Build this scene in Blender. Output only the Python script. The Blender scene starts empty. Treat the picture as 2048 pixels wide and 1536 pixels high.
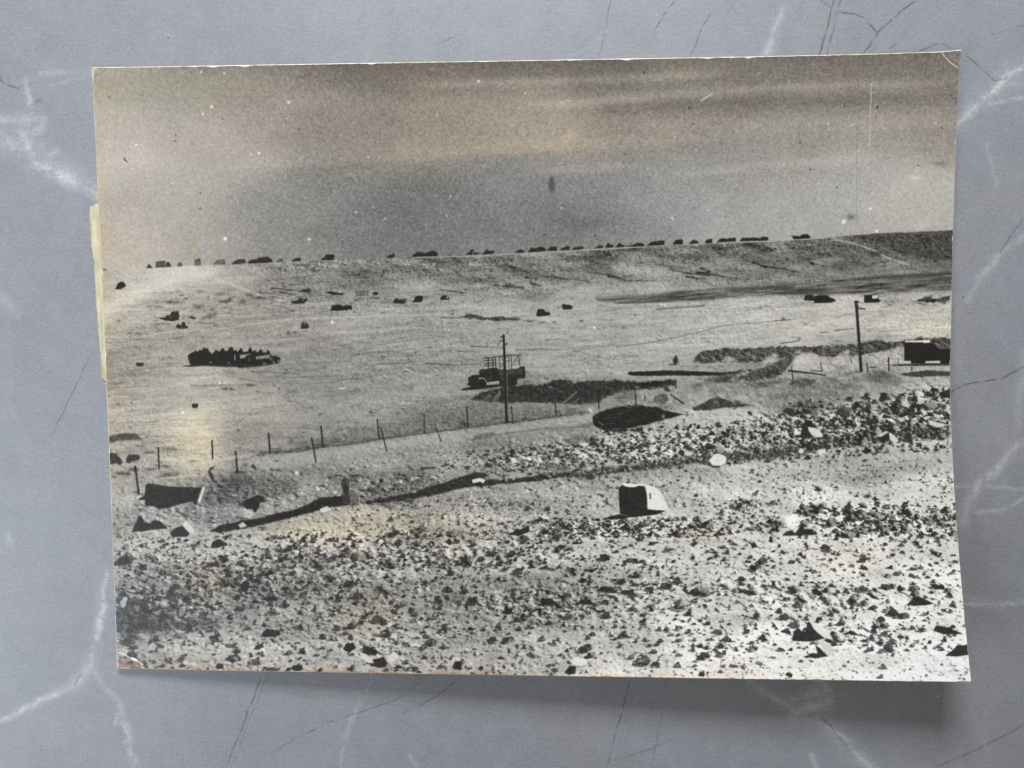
import bpy, bmesh, math
import numpy as np
from mathutils import Matrix, Vector

# ------------------------------------------------------------------ camera
S = 0.24 / 1681.0            # metres per unit; one unit is one photo pixel on the table top
F = 1538.0                   # focal length in photo pixels
TX, TY = -0.0609, 0.01106    # the phone was held slightly off level
def rot(tx, ty):
    cx, sx, cy, sy = math.cos(tx), math.sin(tx), math.cos(ty), math.sin(ty)
    return np.array([[1, 0, 0], [0, cx, -sx], [0, sx, cx]]) @ np.array([[cy, 0, sy], [0, 1, 0], [-sy, 0, cy]])
RC = rot(TX, TY)
CP = RC @ np.array([0, 0, F])
scene = bpy.context.scene
cam = bpy.data.cameras.new('camera')
cam.sensor_width = 36.0
cam.lens = F / 2048.0 * 36.0
cam.clip_start = 0.005
cam.clip_end = 20.0
cam_ob = bpy.data.objects.new('camera', cam)
m4 = Matrix.Identity(4)
for i in range(3):
    for j in range(3):
        m4[i][j] = RC[i, j]
    m4[i][3] = CP[i] * S
cam_ob.matrix_world = m4
scene.collection.objects.link(cam_ob)
scene.camera = cam_ob

# ------------------------------------------------------------------ light
world = bpy.data.worlds.new('World')
scene.world = world
world.use_nodes = True
bgn = world.node_tree.nodes['Background']
bgn.inputs['Color'].default_value = (1.0, 0.83, 0.63, 1)
bgn.inputs['Strength'].default_value = 0.185

def area(name, loc, target, size, size_y, energy, col):
    l = bpy.data.lights.new(name, 'AREA')
    l.shape = 'RECTANGLE'
    l.size, l.size_y, l.energy, l.color = size, size_y, energy, col
    o = bpy.data.objects.new(name, l)
    o.location = loc
    o.rotation_euler = (Vector(target) - Vector(loc)).to_track_quat('-Z', 'Y').to_euler()
    scene.collection.objects.link(o)
    return o
# the window beyond the top edge of the picture, and a paler one away to the left
area('window_light', (0.0, 0.50, 0.35), (0.0, 0.0, 0.0), 0.24, 0.17, 5.0, (0.93, 0.97, 1.0))
area('side_window_light', (-0.39, -0.17, 0.27), (-0.04, -0.02, 0.0), 0.26, 0.22, 1.45, (0.84, 0.92, 1.0))

vs = scene.view_settings
vs.view_transform = 'Standard'
vs.look = 'None'
vs.exposure = 0.0
vs.gamma = 1.0
vs.use_curve_mapping = False

# ------------------------------------------------------------------ helpers
def link(name, me, mat=None, parent=None):
    o = bpy.data.objects.new(name, me)
    scene.collection.objects.link(o)
    if mat is not None:
        me.materials.append(mat)
    if parent is not None:
        o.parent = parent
    return o
def unproject(px, py, z=0.0):
    d = RC @ np.array([(px - 1024.0) / F, -(py - 768.0) / F, -1.0])
    t = (z - CP[2]) / d[2]
    return CP + d * t                       # in units
def project(P):
    q = (P - CP) @ RC
    return np.stack([1024 + F * q[..., 0] / -q[..., 2], 768 - F * q[..., 1] / -q[..., 2]], -1)
def new_mat(name):
    m = bpy.data.materials.new(name)
    m.use_nodes = True
    nt = m.node_tree
    return m, nt, nt.nodes['Principled BSDF']
def lin(c):
    c = np.asarray(c, dtype=float)
    return np.where(c <= 0.04045, c / 12.92, ((c + 0.055) / 1.055) ** 2.4)

# ------------------------------------------------------------------ table top
def vein_group():
    """one straight piece of a vein; x and y of V carry the place, z the strongest vein so far"""
    g = bpy.data.node_groups.new('vein_segment', 'ShaderNodeTree')
    itf = g.interface
    for n in ('V', 'MinusA', 'BA', 'BAoverLL'):
        itf.new_socket(n, in_out='INPUT', socket_type='NodeSocketVector')
    for n in ('Width', 'Strength'):
        itf.new_socket(n, in_out='INPUT', socket_type='NodeSocketFloat')
    itf.new_socket('V', in_out='OUTPUT', socket_type='NodeSocketVector')
    N, L = g.nodes, g.links
    gi, go = N.new('NodeGroupInput'), N.new('NodeGroupOutput')
    def vm(op, *a):
        n = N.new('ShaderNodeVectorMath'); n.operation = op
        for i, x in enumerate(a):
            if isinstance(x, tuple):
                n.inputs[i].default_value = x
            else:
                L.new(x, n.inputs[i])
        return n
    pa = vm('MULTIPLY_ADD', gi.outputs['V'], (1, 1, 0), gi.outputs['MinusA']).outputs[0]
    h = N.new('ShaderNodeClamp'); L.new(vm('DOT_PRODUCT', pa, gi.outputs['BAoverLL']).outputs['Value'], h.inputs[0])
    sc = N.new('ShaderNodeVectorMath'); sc.operation = 'SCALE'
    L.new(gi.outputs['BA'], sc.inputs[0]); L.new(h.outputs[0], sc.inputs['Scale'])
    d = vm('LENGTH', vm('SUBTRACT', pa, sc.outputs[0]).outputs[0]).outputs['Value']
    mr = N.new('ShaderNodeMapRange'); mr.interpolation_type = 'LINEAR'
    L.new(d, mr.inputs['Value']); L.new(gi.outputs['Width'], mr.inputs['From Max'])
    mr.inputs['From Min'].default_value = 0.0
    mr.inputs['To Min'].default_value = 1.0
    mr.inputs['To Max'].default_value = 0.0
    pw = N.new('ShaderNodeMath'); pw.operation = 'POWER'; pw.inputs[1].default_value = 1.7
    L.new(mr.outputs[0], pw.inputs[0])
    ms = N.new('ShaderNodeMath'); ms.operation = 'MULTIPLY'
    L.new(pw.outputs[0], ms.inputs[0]); L.new(gi.outputs['Strength'], ms.inputs[1])
    cx = N.new('ShaderNodeCombineXYZ'); cx.inputs[0].default_value = -1e6; cx.inputs[1].default_value = -1e6
    L.new(ms.outputs[0], cx.inputs[2])
    L.new(vm('MAXIMUM', gi.outputs['V'], cx.outputs[0]).outputs[0], go.inputs[0])
    return g
VG = vein_group()

# (points in photo pixels, half width, strength)
WHITE = [
    ([(-40, 262), (20, 282), (66, 306)], 34, .42), ([(-30, 240), (70, 238)], 16, .40),
    ([(40, 290), (82, 262), (84, 238)], 13, .50), ([(48, 268), (70, 325)], 18, .55),
    ([(68, 322), (110, 345), (150, 365), (215, 400)], 17, .85), ([(80, 330), (150, 352), (215, 385)], 26, .40),
    ([(48, 162), (60, 210)], 9, .45), ([(84, 148), (185, 146), (240, 146)], 7, .30),
    ([(100, 170), (190, 150)], 5, .2), ([(75, 325), (118, 300)], 8, .3),
    ([(2060, 124), (2022, 150), (1975, 195), (1900, 258)], 11, .85), ([(2050, 130), (1960, 205), (1900, 256)], 26, .35),
    ([(1985, 168), (2048, 170)], 10, .3), ([(1960, 210), (2055, 193)], 6, .35),
    ([(1920, 232), (1990, 180)], 16, .3),
    ([(1564, 18), (1546, 70), (1534, 110)], 9, .60), ([(1560, 25), (1540, 100)], 18, .2),
    ([(2060, 465), (2000, 512), (1960, 560), (1938, 600)], 9, .42), ([(1975, 290), (1990, 370)], 5, .22),
    ([(2055, 700), (2040, 790), (2035, 860)], 13, .3),
    ([(2040, 885), (2000, 935), (1960, 965), (1938, 1000), (1930, 1045)], 13, .5),
    ([(1900, 976), (1990, 972), (2060, 978)], 5, .4), ([(1905, 1026), (1960, 1025), (2010, 1018), (2060, 990)], 7, .4),
    ([(1905, 1208), (1990, 1206), (2060, 1203)], 6, .55), ([(1930, 1190), (2000, 1215)], 12, .18),
    ([(1500, 1366), (1560, 1405), (1620, 1440)], 14, .55), ([(1590, 1400), (1650, 1380), (1640, 1340)], 16, .5),
    ([(1595, 1430), (1650, 1405)], 22, .55), ([(1640, 1440), (1690, 1480), (1745, 1545)], 15, .75),
    ([(1630, 1425), (1720, 1520)], 28, .35), ([(1624, 1508), (1640, 1545)], 8, .4),
    ([(-20, 1452), (60, 1412), (138, 1376)], 9, .8), ([(138, 1376), (165, 1352), (182, 1328)], 16, .6),
    ([(182, 1328), (192, 1275), (205, 1210), (214, 1150)], 9, .72), ([(180, 1335), (200, 1240), (214, 1145)], 20, .25),
    ([(186, 1340), (236, 1402), (262, 1470), (266, 1536)], 8, .35), ([(228, 1446), (234, 1430), (252, 1456), (264, 1480), (250, 1486)], 6, .6),
    ([(15, 1068), (20, 1085)], 12, .25), ([(262, 1505), (272, 1530)], 10, .4),
    ([(740, 1360), (700, 1450), (676, 1540)], 6, .32), ([(700, 1435), (690, 1475)], 7, .3), ([(820, 1510), (832, 1524)], 8, .45),
    ([(5, 590), (30, 625)], 12, .2), ([(1220, 60), (1130, 120)], 5, .1), ([(600, 470), (560, 480)], 4, .1),
]
DARK = [
    ([(1630, -8), (1672, 24), (1705, 27), (1732, 40), (1752, 62)], 2.0, .75), ([(1670, -5), (1655, 55), (1638, 112)], 2.1, .8),
    ([(1682, -5), (1670, 45), (1654, 110)], 1.7, .65), ([(1840, -8), (1790, 35), (1762, 58), (1726, 110)], 2.3, .75),
    ([(1420, 30), (1404, 55), (1384, 110)], 1.9, .6), ([(1354, -5), (1330, 26), (1312, 55)], 2.1, .7), ([(1310, 60), (1309, 75)], 1.6, .4),
    ([(1221, -5), (1212, 58), (1198, 110)], 1.7, .45), ([(1838, 102), (1868, 90), (1888, 89), (1908, 104)], 2.0, .7),
    ([(1778, 97), (1792, 90)], 2, .5), ([(1934, 114), (1962, 138), (1990, 162), (2010, 158)], 1.8, .6), ([(2060, 418), (2022, 470), (2000, 505)], 2.0, .6),
    ([(1985, 68), (2060, 48)], 1.6, .35), ([(1895, 790), (1935, 768), (2004, 756), (2060, 728)], 1.7, .8),
    ([(1920, 595), (1905, 625)], 1.6, .4), ([(178, 715), (150, 775), (102, 874)], 1.7, .5), ([(116, 540), (112, 565)], 1.5, .35),
    ([(-5, 148), (6, 166), (38, 178), (50, 165)], 3.0, .55), ([(62, 212), (82, 198)], 3.0, .4), ([(1465, 8), (1455, 30)], 1.5, .3),
    ([(522, 1355), (490, 1440), (454, 1530)], 1.7, .7), ([(536, 1350), (490, 1460), (466, 1530)], 1.5, .4),
    ([(668, 1440), (600, 1472), (540, 1508)], 1.6, .5), ([(860, 1352), (790, 1400), (690, 1434)], 1.7, .55),
    ([(922, 1352), (870, 1395), (806, 1428)], 1.7, .6), ([(738, 1355), (716, 1420)], 1.6, .5),
    ([(1260, 1365), (1236, 1450), (1212, 1545)], 1.8, .65), ([(1332, 1365), (1322, 1440), (1302, 1545)], 1.6, .4),
    ([(1345, 1478), (1300, 1500), (1225, 1520)], 1.6, .45), ([(2060, 1445), (1950, 1500), (1840, 1550)], 2.0, .55),
    ([(1630, 1425), (1660, 1450), (1690, 1488)], 2.6, .5), ([(165, 1345), (150, 1370)], 3.0, .45),
    ([(880, 85), (912, 72)], 1.6, .4), ([(205, 1315), (235, 1306)], 1.4, .3), ([(1990, 230), (2020, 300)], 1.5, .15),
]
def table_material(zone):
    m, nt, bsdf = new_mat('grey_marbled_laminate')
    N, L = nt.nodes, nt.links
    tc = N.new('ShaderNodeTexCoord')
    sc = N.new('ShaderNodeVectorMath'); sc.operation = 'SCALE'; sc.inputs['Scale'].default_value = 1.0 / S
    L.new(tc.outputs['Object'], sc.inputs[0])
    P = sc.outputs[0]
    def noise(vec, scale, detail=2.0, rough=.5, stretch=None):
        if stretch:
            mp = N.new('ShaderNodeMapping'); mp.inputs['Scale'].default_value = stretch[:3]
            mp.inputs['Rotation'].default_value = (0, 0, stretch[3])
            L.new(vec, mp.inputs['Vector']); vec = mp.outputs[0]
        n = N.new('ShaderNodeTexNoise'); n.inputs['Scale'].default_value = scale
        n.inputs['Detail'].default_value = detail; n.inputs['Roughness'].default_value = rough
        L.new(vec, n.inputs['Vector'])
        return n
    def math2(op, a, b, clamp=False):
        n = N.new('ShaderNodeMath'); n.operation = op; n.use_clamp = clamp
        for i, v in enumerate((a, b)):
            if isinstance(v, (int, float)):
                n.inputs[i].default_value = v
            else:
                L.new(v, n.inputs[i])
        return n.outputs[0]
    def ramp(v, a, b, lo=0.0, hi=1.0):
        n = N.new('ShaderNodeMapRange'); n.interpolation_type = 'SMOOTHSTEP'
        L.new(v, n.inputs['Value'])
        for k, x in zip(('From Min', 'From Max', 'To Min', 'To Max'), (a, b, lo, hi)):
            n.inputs[k].default_value = x
        return n.outputs[0]
    def warp(scale, amt, detail):
        n = noise(P, scale, detail, .6)
        s = N.new('ShaderNodeVectorMath'); s.operation = 'SUBTRACT'; s.inputs[1].default_value = (.5, .5, .5)
        L.new(n.outputs['Color'], s.inputs[0])
        k = N.new('ShaderNodeVectorMath'); k.operation = 'MULTIPLY_ADD'
        k.inputs[1].default_value = (amt, amt, 0)
        L.new(s.outputs[0], k.inputs[0]); L.new(P, k.inputs[2])
        return k.outputs[0]
    def veins(data, vec):
        fl = N.new('ShaderNodeVectorMath'); fl.operation = 'MULTIPLY'; fl.inputs[1].default_value = (1, 1, 0)
        L.new(vec, fl.inputs[0]); vec = fl.outputs[0]
        for pts, w, st in data:
            q = [unproject(x, y) for x, y in pts]
            last = len(pts) - 2
            for k_, ((pa, pb), a, b) in enumerate(zip(zip(pts[:-1], pts[1:]), q[:-1], q[1:])):
                k = w + 30
                if max(pa[0], pb[0]) + k < zone[0] or min(pa[0], pb[0]) - k > zone[1] or max(pa[1], pb[1]) + k < zone[2] or min(pa[1], pb[1]) - k > zone[3]:
                    continue
                g = N.new('ShaderNodeGroup'); g.node_tree = VG
                L.new(vec, g.inputs['V'])
                ba = b - a; ll = ba[0] ** 2 + ba[1] ** 2
                g.inputs['MinusA'].default_value = (-a[0], -a[1], 0)
                g.inputs['BA'].default_value = (ba[0], ba[1], 0)
                g.inputs['BAoverLL'].default_value = (ba[0] / ll, ba[1] / ll, 0)
                end = .62 if last > 0 and k_ in (0, last) and w > 4 else 1.0      # veins thin out towards their ends
                g.inputs['Width'].default_value = w * 1.6 * (.8 + .2 * end) * (1 + .18 * math.sin(pa[0] * .37 + pa[1])); g.inputs['Strength'].default_value = st * 1.15 * (.35 + .65 * end)
                vec = g.outputs[0]
        sp = N.new('ShaderNodeSeparateXYZ'); L.new(vec, sp.inputs[0])
        return sp.outputs[2]
    if zone is None:
        zone = (1e9, -1e9, 1e9, -1e9)
    wv = veins(WHITE, warp(.016, 26.0, 3.0))
    dv = veins(DARK, warp(.03, 9.0, 3.0))
    wbreak = math2('MULTIPLY', ramp(noise(P, .03, 6, .72).outputs[0], .34, .60, .25, 1.0), ramp(noise(P, .22, 3, .7, (.6, 1, 1, .6)).outputs[0], .3, .62, .45, 1.0))
    wv = math2('MULTIPLY', wv, wbreak)
    dbreak = ramp(noise(P, .05, 3, .6).outputs[0], .40, .54, .25, 1.0)
    dv = math2('MULTIPLY', dv, dbreak)
    # base: cloudy blue grey with short flecks
    cloud = noise(P, .0035, 5, .6).outputs[0]
    fleck = noise(P, 1.0, 3, .7, (.085, .18, 1, math.radians(18))).outputs[0]
    fine = noise(P, .24, 3, .8).outputs[0]
    mid = noise(P, .02, 5, .65).outputs[0]
    v = math2('ADD', math2('MULTIPLY', math2('SUBTRACT', cloud, .5), .30),
              math2('MULTIPLY', math2('SUBTRACT', fleck, .5), .40))
    v = math2('ADD', v, math2('MULTIPLY', math2('SUBTRACT', fine, .5), .80))
    v = math2('ADD', v, math2('MULTIPLY', math2('SUBTRACT', mid, .5), .30))
    v = math2('ADD', v, 1.0)
    hue = ramp(noise(P, .006, 3, .5).outputs[0], .35, .65)
    mix = N.new('ShaderNodeMix'); mix.data_type = 'RGBA'
    mix.inputs['A'].default_value = (.246, .259, .291, 1); mix.inputs['B'].default_value = (.255, .260, .285, 1)
    L.new(hue, mix.inputs['Factor'])
    mul = N.new('ShaderNodeVectorMath'); mul.operation = 'SCALE'
    L.new(mix.outputs['Result'], mul.inputs[0]); L.new(v, mul.inputs['Scale'])
    col = mul.outputs[0]
    def over(col, fac, rgb):
        n = N.new('ShaderNodeMix'); n.data_type = 'RGBA'
        L.new(fac, n.inputs['Factor']); L.new(col, n.inputs['A'])
        n.inputs['B'].default_value = (*rgb, 1)
        return n.outputs['Result']
    # pale crumbs in the pattern
    crumb = ramp(noise(P, .07, 4, .75).outputs[0], .62, .78, 0, .5)
    col = over(col, crumb, (.50, .52, .55))
    col = over(col, wv, (.60, .62, .65))
    col = over(col, dv, (.065, .068, .078))
    # dark and light specks
    def specks(scale, rad, rgb, amount):
        nonlocal col
        vo = N.new('ShaderNodeTexVoronoi'); vo.inputs['Scale'].default_value = scale
        L.new(P, vo.inputs['Vector'])
        d = ramp(vo.outputs['Distance'], rad * .6, rad, 1, 0)
        sx = N.new('ShaderNodeSeparateColor'); L.new(vo.outputs['Color'], sx.inputs[0])
        keep = math2('LESS_THAN', sx.outputs[0], amount)
        col = over(col, math2('MULTIPLY', d, keep), rgb)
    specks(.016, .030, (.035, .035, .045), .32)
    specks(.05, .075, (.125, .13, .15), .22)
    specks(.022, .045, (.62, .64, .68), .14)
    L.new(col, bsdf.inputs['Base Color'])
    bsdf.inputs['Roughness'].default_value = .5
    bsdf.inputs['Specular IOR Level'].default_value = .35
    bp = N.new('ShaderNodeBump'); bp.inputs['Strength'].default_value = .10; bp.inputs['Distance'].default_value = S * 1.2
    L.new(math2('SUBTRACT', fine, math2('MULTIPLY', dv, .8)), bp.inputs['Height'])
    L.new(bp.outputs[0], bsdf.inputs['Normal'])
    return m
# one slab; its top is cut into strips only so that each strip's material need hold just the veins that cross it
xs = [-2150, -800, 860, 2150]
ys = [1800, 590, -560, -1800]
zones = {(0, 0): (-999, 300, -999, 200), (0, 1): (-999, 300, 100, 1400), (0, 2): (-999, 300, 1200, 9999), (1, 0): (150, 2000, -999, 260), (1, 1): None,
         (1, 2): (150, 2000, 1200, 9999), (2, 0): (1800, 9999, -999, 300), (2, 1): (1800, 9999, 100, 1450), (2, 2): (1800, 9999, 1200, 9999)}
bm = bmesh.new()
gv = [[bm.verts.new(Vector((x, y, 0)) * S) for x in xs] for y in ys]
gl = [[bm.verts.new(Vector((x, y, -200)) * S) for x in xs] for y in ys]
mats = []
for (i, j), z in zones.items():
    f = bm.faces.new((gv[j][i], gv[j + 1][i], gv[j + 1][i + 1], gv[j][i + 1]))
    f.material_index = len(mats); mats.append(table_material(z))
    bm.faces.new((gl[j][i], gl[j][i + 1], gl[j + 1][i + 1], gl[j + 1][i])).material_index = 4
for i in range(3):
    for a, b in (((0, i), (0, i + 1)), ((3, i + 1), (3, i)), ((i + 1, 0), (i, 0)), ((i, 3), (i + 1, 3))):
        bm.faces.new((gv[a[0]][a[1]], gv[b[0]][b[1]], gl[b[0]][b[1]], gl[a[0]][a[1]])).material_index = 4
bmesh.ops.recalc_face_normals(bm, faces=bm.faces[:])
me = bpy.data.meshes.new('tabletop'); bm.to_mesh(me); bm.free()
for m in mats:
    me.materials.append(m)
table = link('tabletop', me)
table['kind'] = 'structure'

# ------------------------------------------------------------------ the printed picture, drawn in code
X0, Y0, CW, CH = 175, 90, 1785, 1295
rng = np.random.default_rng(11)
YY, XX = np.mgrid[0:CH, 0:CW].astype(np.float32)
XX += X0; YY += Y0
def vnoise(x, y, seed):
    r = np.random.default_rng(seed)
    T = r.random((256, 256), dtype=np.float32)
    xi = np.floor(x).astype(np.int32); yi = np.floor(y).astype(np.int32)
    fx = x - xi; fy = y - yi
    fx = fx * fx * (3 - 2 * fx); fy = fy * fy * (3 - 2 * fy)
    x0, x1, y0, y1 = xi & 255, (xi + 1) & 255, yi & 255, (yi + 1) & 255
    a = T[y0, x0] * (1 - fx) + T[y0, x1] * fx
    b = T[y1, x0] * (1 - fx) + T[y1, x1] * fx
    return a * (1 - fy) + b * fy
def fbm(sx, sy, seed, oct=3, shear=0.0):
    s, amp, out = 0.0, 1.0, 0.0
    for k in range(oct):
        out = out + amp * (vnoise(XX / sx * 2 ** k, (YY + shear * XX) / sy * 2 ** k, seed + k) - .5)
        s += amp; amp *= .55
    return out / s * 2
def gblur(a, sig):
    if sig <= 0:
        return a
    r = max(1, int(sig * 3))
    k = np.exp(-.5 * (np.arange(-r, r + 1) / sig) ** 2); k /= k.sum()
    for ax in (0, 1):
        pad = [(0, 0), (0, 0)]; pad[ax] = (r, r)
        p = np.pad(a, pad, mode='edge')
        out = np.zeros_like(a)
        for i, w in enumerate(k):
            sl = [slice(None), slice(None)]; sl[ax] = slice(i, i + a.shape[ax])
            out += np.float32(w) * p[tuple(sl)]
        a = out
    return a
def sm(a, b, x):
    t = np.clip((x - a) / (b - a), 0, 1)
    return t * t * (3 - 2 * t)
def field(ctrl, sig):
    """smooth colour field through scattered (x, y, r, g, b) samples, made on a coarse grid"""
    st = 12
    gx, gy = np.meshgrid(np.arange(X0, X0 + CW + st, st), np.arange(Y0, Y0 + CH + st, st))
    c = np.array(ctrl, dtype=float)
    d2 = (gx[..., None] - c[:, 0]) ** 2 + (1.7 * (gy[..., None] - c[:, 1])) ** 2
    w = np.exp(-d2 / (2 * sig * sig)) + 1e-3 / (1 + d2 / (sig * sig)) ** 2
    f = (w[..., None] * c[:, 2:5]).sum(-2) / w.sum(-1)[..., None]
    ux, uy = (XX - X0) / st, (YY - Y0) / st
    xi, yi = ux.astype(int), uy.astype(int); fx, fy = (ux - xi)[..., None], (uy - yi)[..., None]
    o = (f[yi, xi] * (1 - fx) + f[yi, xi + 1] * fx) * (1 - fy) + (f[yi + 1, xi] * (1 - fx) + f[yi + 1, xi + 1] * fx) * fy
    return o.astype(np.float32)

SKY = [(195, 145, 168, 156, 138), (200, 300, 188, 178, 163), (250, 220, 180, 170, 154), (220, 480, 184, 172, 156), (320, 400, 176, 167, 155),
       (330, 180, 150, 143, 128), (400, 260, 170, 160, 146), (480, 330, 168, 158, 145), (460, 170, 150, 140, 124), (420, 460, 164, 157, 146),
       (600, 150, 136, 126, 112), (700, 140, 118, 109, 97), (850, 140, 124, 113, 99), (1000, 135, 120, 111, 98), (1200, 130, 118, 109, 98),
       (640, 250, 140, 129, 116), (730, 260, 134, 125, 114), (560, 240, 156, 145, 130), (900, 230, 142, 132, 116), (1050, 215, 150, 140, 124),
       (1000, 270, 158, 146, 130), (1130, 270, 166, 152, 131), (1250, 240, 136, 125, 113), (1400, 220, 132, 123, 112), (700, 300, 150, 140, 124),
       (850, 290, 156, 144, 126), (1300, 280, 156, 144, 128), (560, 400, 140, 137, 129), (660, 380, 128, 126, 119), (850, 400, 117, 116, 110),
       (820, 440, 113, 112, 106), (700, 470, 124, 122, 115), (560, 480, 136, 132, 124), (1000, 360, 132, 129, 123), (950, 440, 121, 119, 113),
       (1150, 440, 114, 111, 107), (1150, 380, 134, 132, 127), (1050, 480, 128, 126, 119), (1250, 470, 138, 136, 130), (1300, 380, 146, 144, 138),
       (1450, 400, 158, 155, 149), (1450, 320, 148, 143, 134), (1600, 430, 166, 163, 156), (1700, 360, 168, 165, 157), (1600, 300, 152, 146, 135),
       (1500, 150, 122, 114, 102), (1700, 150, 124, 116, 104), (1880, 150, 122, 114, 104), (1600, 230, 138, 129, 118), (1800, 220, 140, 131, 119),
       (1400, 150, 130, 120, 106), (1750, 280, 158, 151, 140), (1880, 280, 148, 139, 128), (1850, 370, 180, 176, 164), (1880, 430, 176, 172, 158),
       (1780, 430, 174, 170, 160), (1500, 470, 162, 160, 153)]
GND = [(230, 560, 196, 184, 166), (310, 555, 214, 204, 189), (380, 545, 214, 205, 192), (450, 560, 186, 178, 166), (215, 640, 194, 182, 164),
       (330, 600, 186, 177, 164), (420, 590, 176, 168, 157), (520, 545, 160, 154, 145), (600, 545, 148, 143, 135), (700, 545, 128, 125, 118),
       (780, 545, 116, 112, 106), (880, 530, 112, 108, 103), (850, 570, 150, 147, 140), (960, 540, 120, 116, 111), (1080, 530, 122, 119, 113),
       (1050, 575, 148, 145, 138), (1200, 520, 116, 113, 108), (1300, 505, 106, 104, 99), (1260, 545, 160, 158, 151), (1400, 510, 104, 101, 96),
       (1420, 555, 150, 147, 140), (1550, 500, 100, 98, 93), (1500, 535, 130, 127, 120), (1650, 500, 100, 98, 92), (1700, 525, 122, 119, 112),
       (1620, 545, 140, 137, 130), (1800, 490, 80, 78, 74), (1880, 490, 74, 73, 69), (1860, 530, 118, 116, 110), (1780, 545, 146, 143, 136),
       (500, 600, 160, 154, 144), (650, 595, 158, 154, 146), (900, 600, 166, 163, 155), (740, 625, 172, 168, 160), (1000, 610, 168, 165, 158),
       (1200, 590, 164, 161, 154), (1150, 640, 174, 172, 165), (1300, 620, 178, 176, 169), (1500, 625, 192, 190, 183), (1700, 630, 200, 198, 190),
       (1850, 620, 186, 184, 176), (1850, 655, 204, 201, 190), (400, 660, 172, 164, 152), (300, 680, 176, 167, 154), (560, 660, 160, 154, 145),
       (600, 720, 148, 143, 136), (800, 660, 162, 158, 151), (900, 700, 154, 151, 144), (720, 730, 150, 146, 139), (1000, 660, 166, 164, 157),
       (1200, 690, 170, 168, 161), (1400, 660, 186, 184, 177), (1600, 670, 194, 192, 184), (1300, 720, 178, 176, 169), (850, 770, 160, 157, 149),
       (240, 740, 164, 153, 139), (300, 800, 188, 176, 161), (400, 800, 194, 183, 168), (390, 860, 220, 203, 174), (240, 830, 186, 173, 155),
       (500, 800, 176, 168, 157), (600, 800, 160, 155, 147), (520, 860, 160, 153, 143), (700, 810, 156, 152, 144), (650, 870, 138, 135, 128),
       (280, 890, 176, 166, 152), (390, 910, 216, 198, 170), (300, 930, 178, 170, 158), (260, 970, 166, 161, 152), (240, 1020, 150, 149, 146),
       (480, 880, 156, 150, 142), (560, 930, 158, 155, 148), (480, 960, 130, 130, 128), (620, 960, 138, 136, 131), (740, 900, 152, 149, 142),
       (740, 930, 142, 140, 134), (860, 890, 156, 153, 146), (850, 920, 134, 131, 125), (900, 830, 128, 126, 119), (1000, 830, 136, 134, 127),
       (1000, 890, 138, 135, 129), (1100, 870, 142, 139, 133), (1150, 835, 150, 148, 141), (1060, 910, 130, 128, 122), (1280, 790, 150, 148, 141),
       (1400, 770, 148, 146, 139), (1400, 735, 172, 170, 163), (1500, 780, 150, 148, 141), (1600, 760, 140, 138, 131), (1600, 820, 142, 140, 134),
       (1660, 800, 138, 136, 130), (1750, 780, 150, 148, 142), (1720, 700, 165, 163, 156), (1800, 710, 176, 174, 167), (1850, 735, 170, 168, 160),
       (1440, 850, 184, 182, 175), (1540, 850, 182, 180, 173), (1350, 890, 172, 170, 163), (1560, 900, 176, 174, 167), (1700, 840, 170, 168, 161),
       (1850, 790, 190, 188, 180), (1850, 850, 186, 184, 176), (1200, 900, 150, 148, 141), (500, 1020, 130, 130, 128), (420, 1000, 118, 119, 118),
       (600, 1000, 132, 131, 127), (780, 970, 120, 118, 113), (900, 1010, 150, 147, 140), (1050, 990, 158, 156, 149), (1200, 975, 158, 156, 149),
       (1150, 1010, 168, 165, 157), (1400, 980, 176, 174, 167), (1550, 960, 188, 186, 179), (1700, 950, 178, 176, 168), (1850, 940, 186, 184, 176),
       (1650, 990, 218, 216, 208), (1500, 1000, 204, 202, 195), (1850, 1000, 216, 214, 205), (1400, 1060, 190, 188, 180), (1700, 1050, 214, 212, 204),
       (320, 1090, 168, 166, 161), (450, 1090, 166, 164, 158), (600, 1060, 196, 184, 164), (740, 1050, 190, 178, 158), (900, 1050, 180, 170, 152),
       (560, 1110, 156, 153, 147), (280, 1150, 142, 142, 140), (400, 1150, 146, 143, 138), (280, 1220, 104, 105, 107), (360, 1235, 108, 109, 110),
       (480, 1200, 132, 132, 129), (640, 1140, 148, 145, 139), (800, 1120, 154, 151, 144), (1000, 1110, 172, 169, 161), (1100, 1080, 182, 180, 172),
       (1250, 1080, 192, 190, 182), (1350, 1120, 200, 198, 189), (700, 1200, 140, 137, 131), (850, 1200, 138, 135, 130), (1000, 1190, 142, 140, 134),
       (1080, 1220, 126, 124, 119), (950, 1240, 148, 145, 139), (1200, 1180, 162, 160, 153), (1300, 1180, 178, 176, 169), (1500, 1130, 206, 204, 196),
       (1700, 1110, 222, 216, 202), (1850, 1090, 216, 214, 206), (1600, 1200, 204, 203, 197), (1450, 1220, 188, 186, 180), (1750, 1180, 222, 220, 213),
       (1880, 1180, 224, 223, 216), (1700, 1240, 208, 207, 202), (1550, 1290, 222, 221, 216), (1800, 1270, 224, 223, 219), (1700, 1330, 234, 231, 226),
       (1880, 1340, 234, 233, 231), (1400, 1290, 206, 204, 199), (1450, 1345, 226, 217, 206), (1250, 1250, 178, 176, 170), (1250, 1320, 198, 193, 184),
       (1100, 1290, 178, 176, 169), (950, 1310, 182, 177, 168), (800, 1270, 172, 167, 158), (700, 1320, 176, 172, 164), (740, 1230, 172, 160, 142),
       (560, 1250, 160, 158, 153), (560, 1320, 190, 186, 178), (400, 1290, 168, 165, 159), (300, 1300, 158, 155, 150), (420, 1320, 172, 163, 152)]
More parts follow.
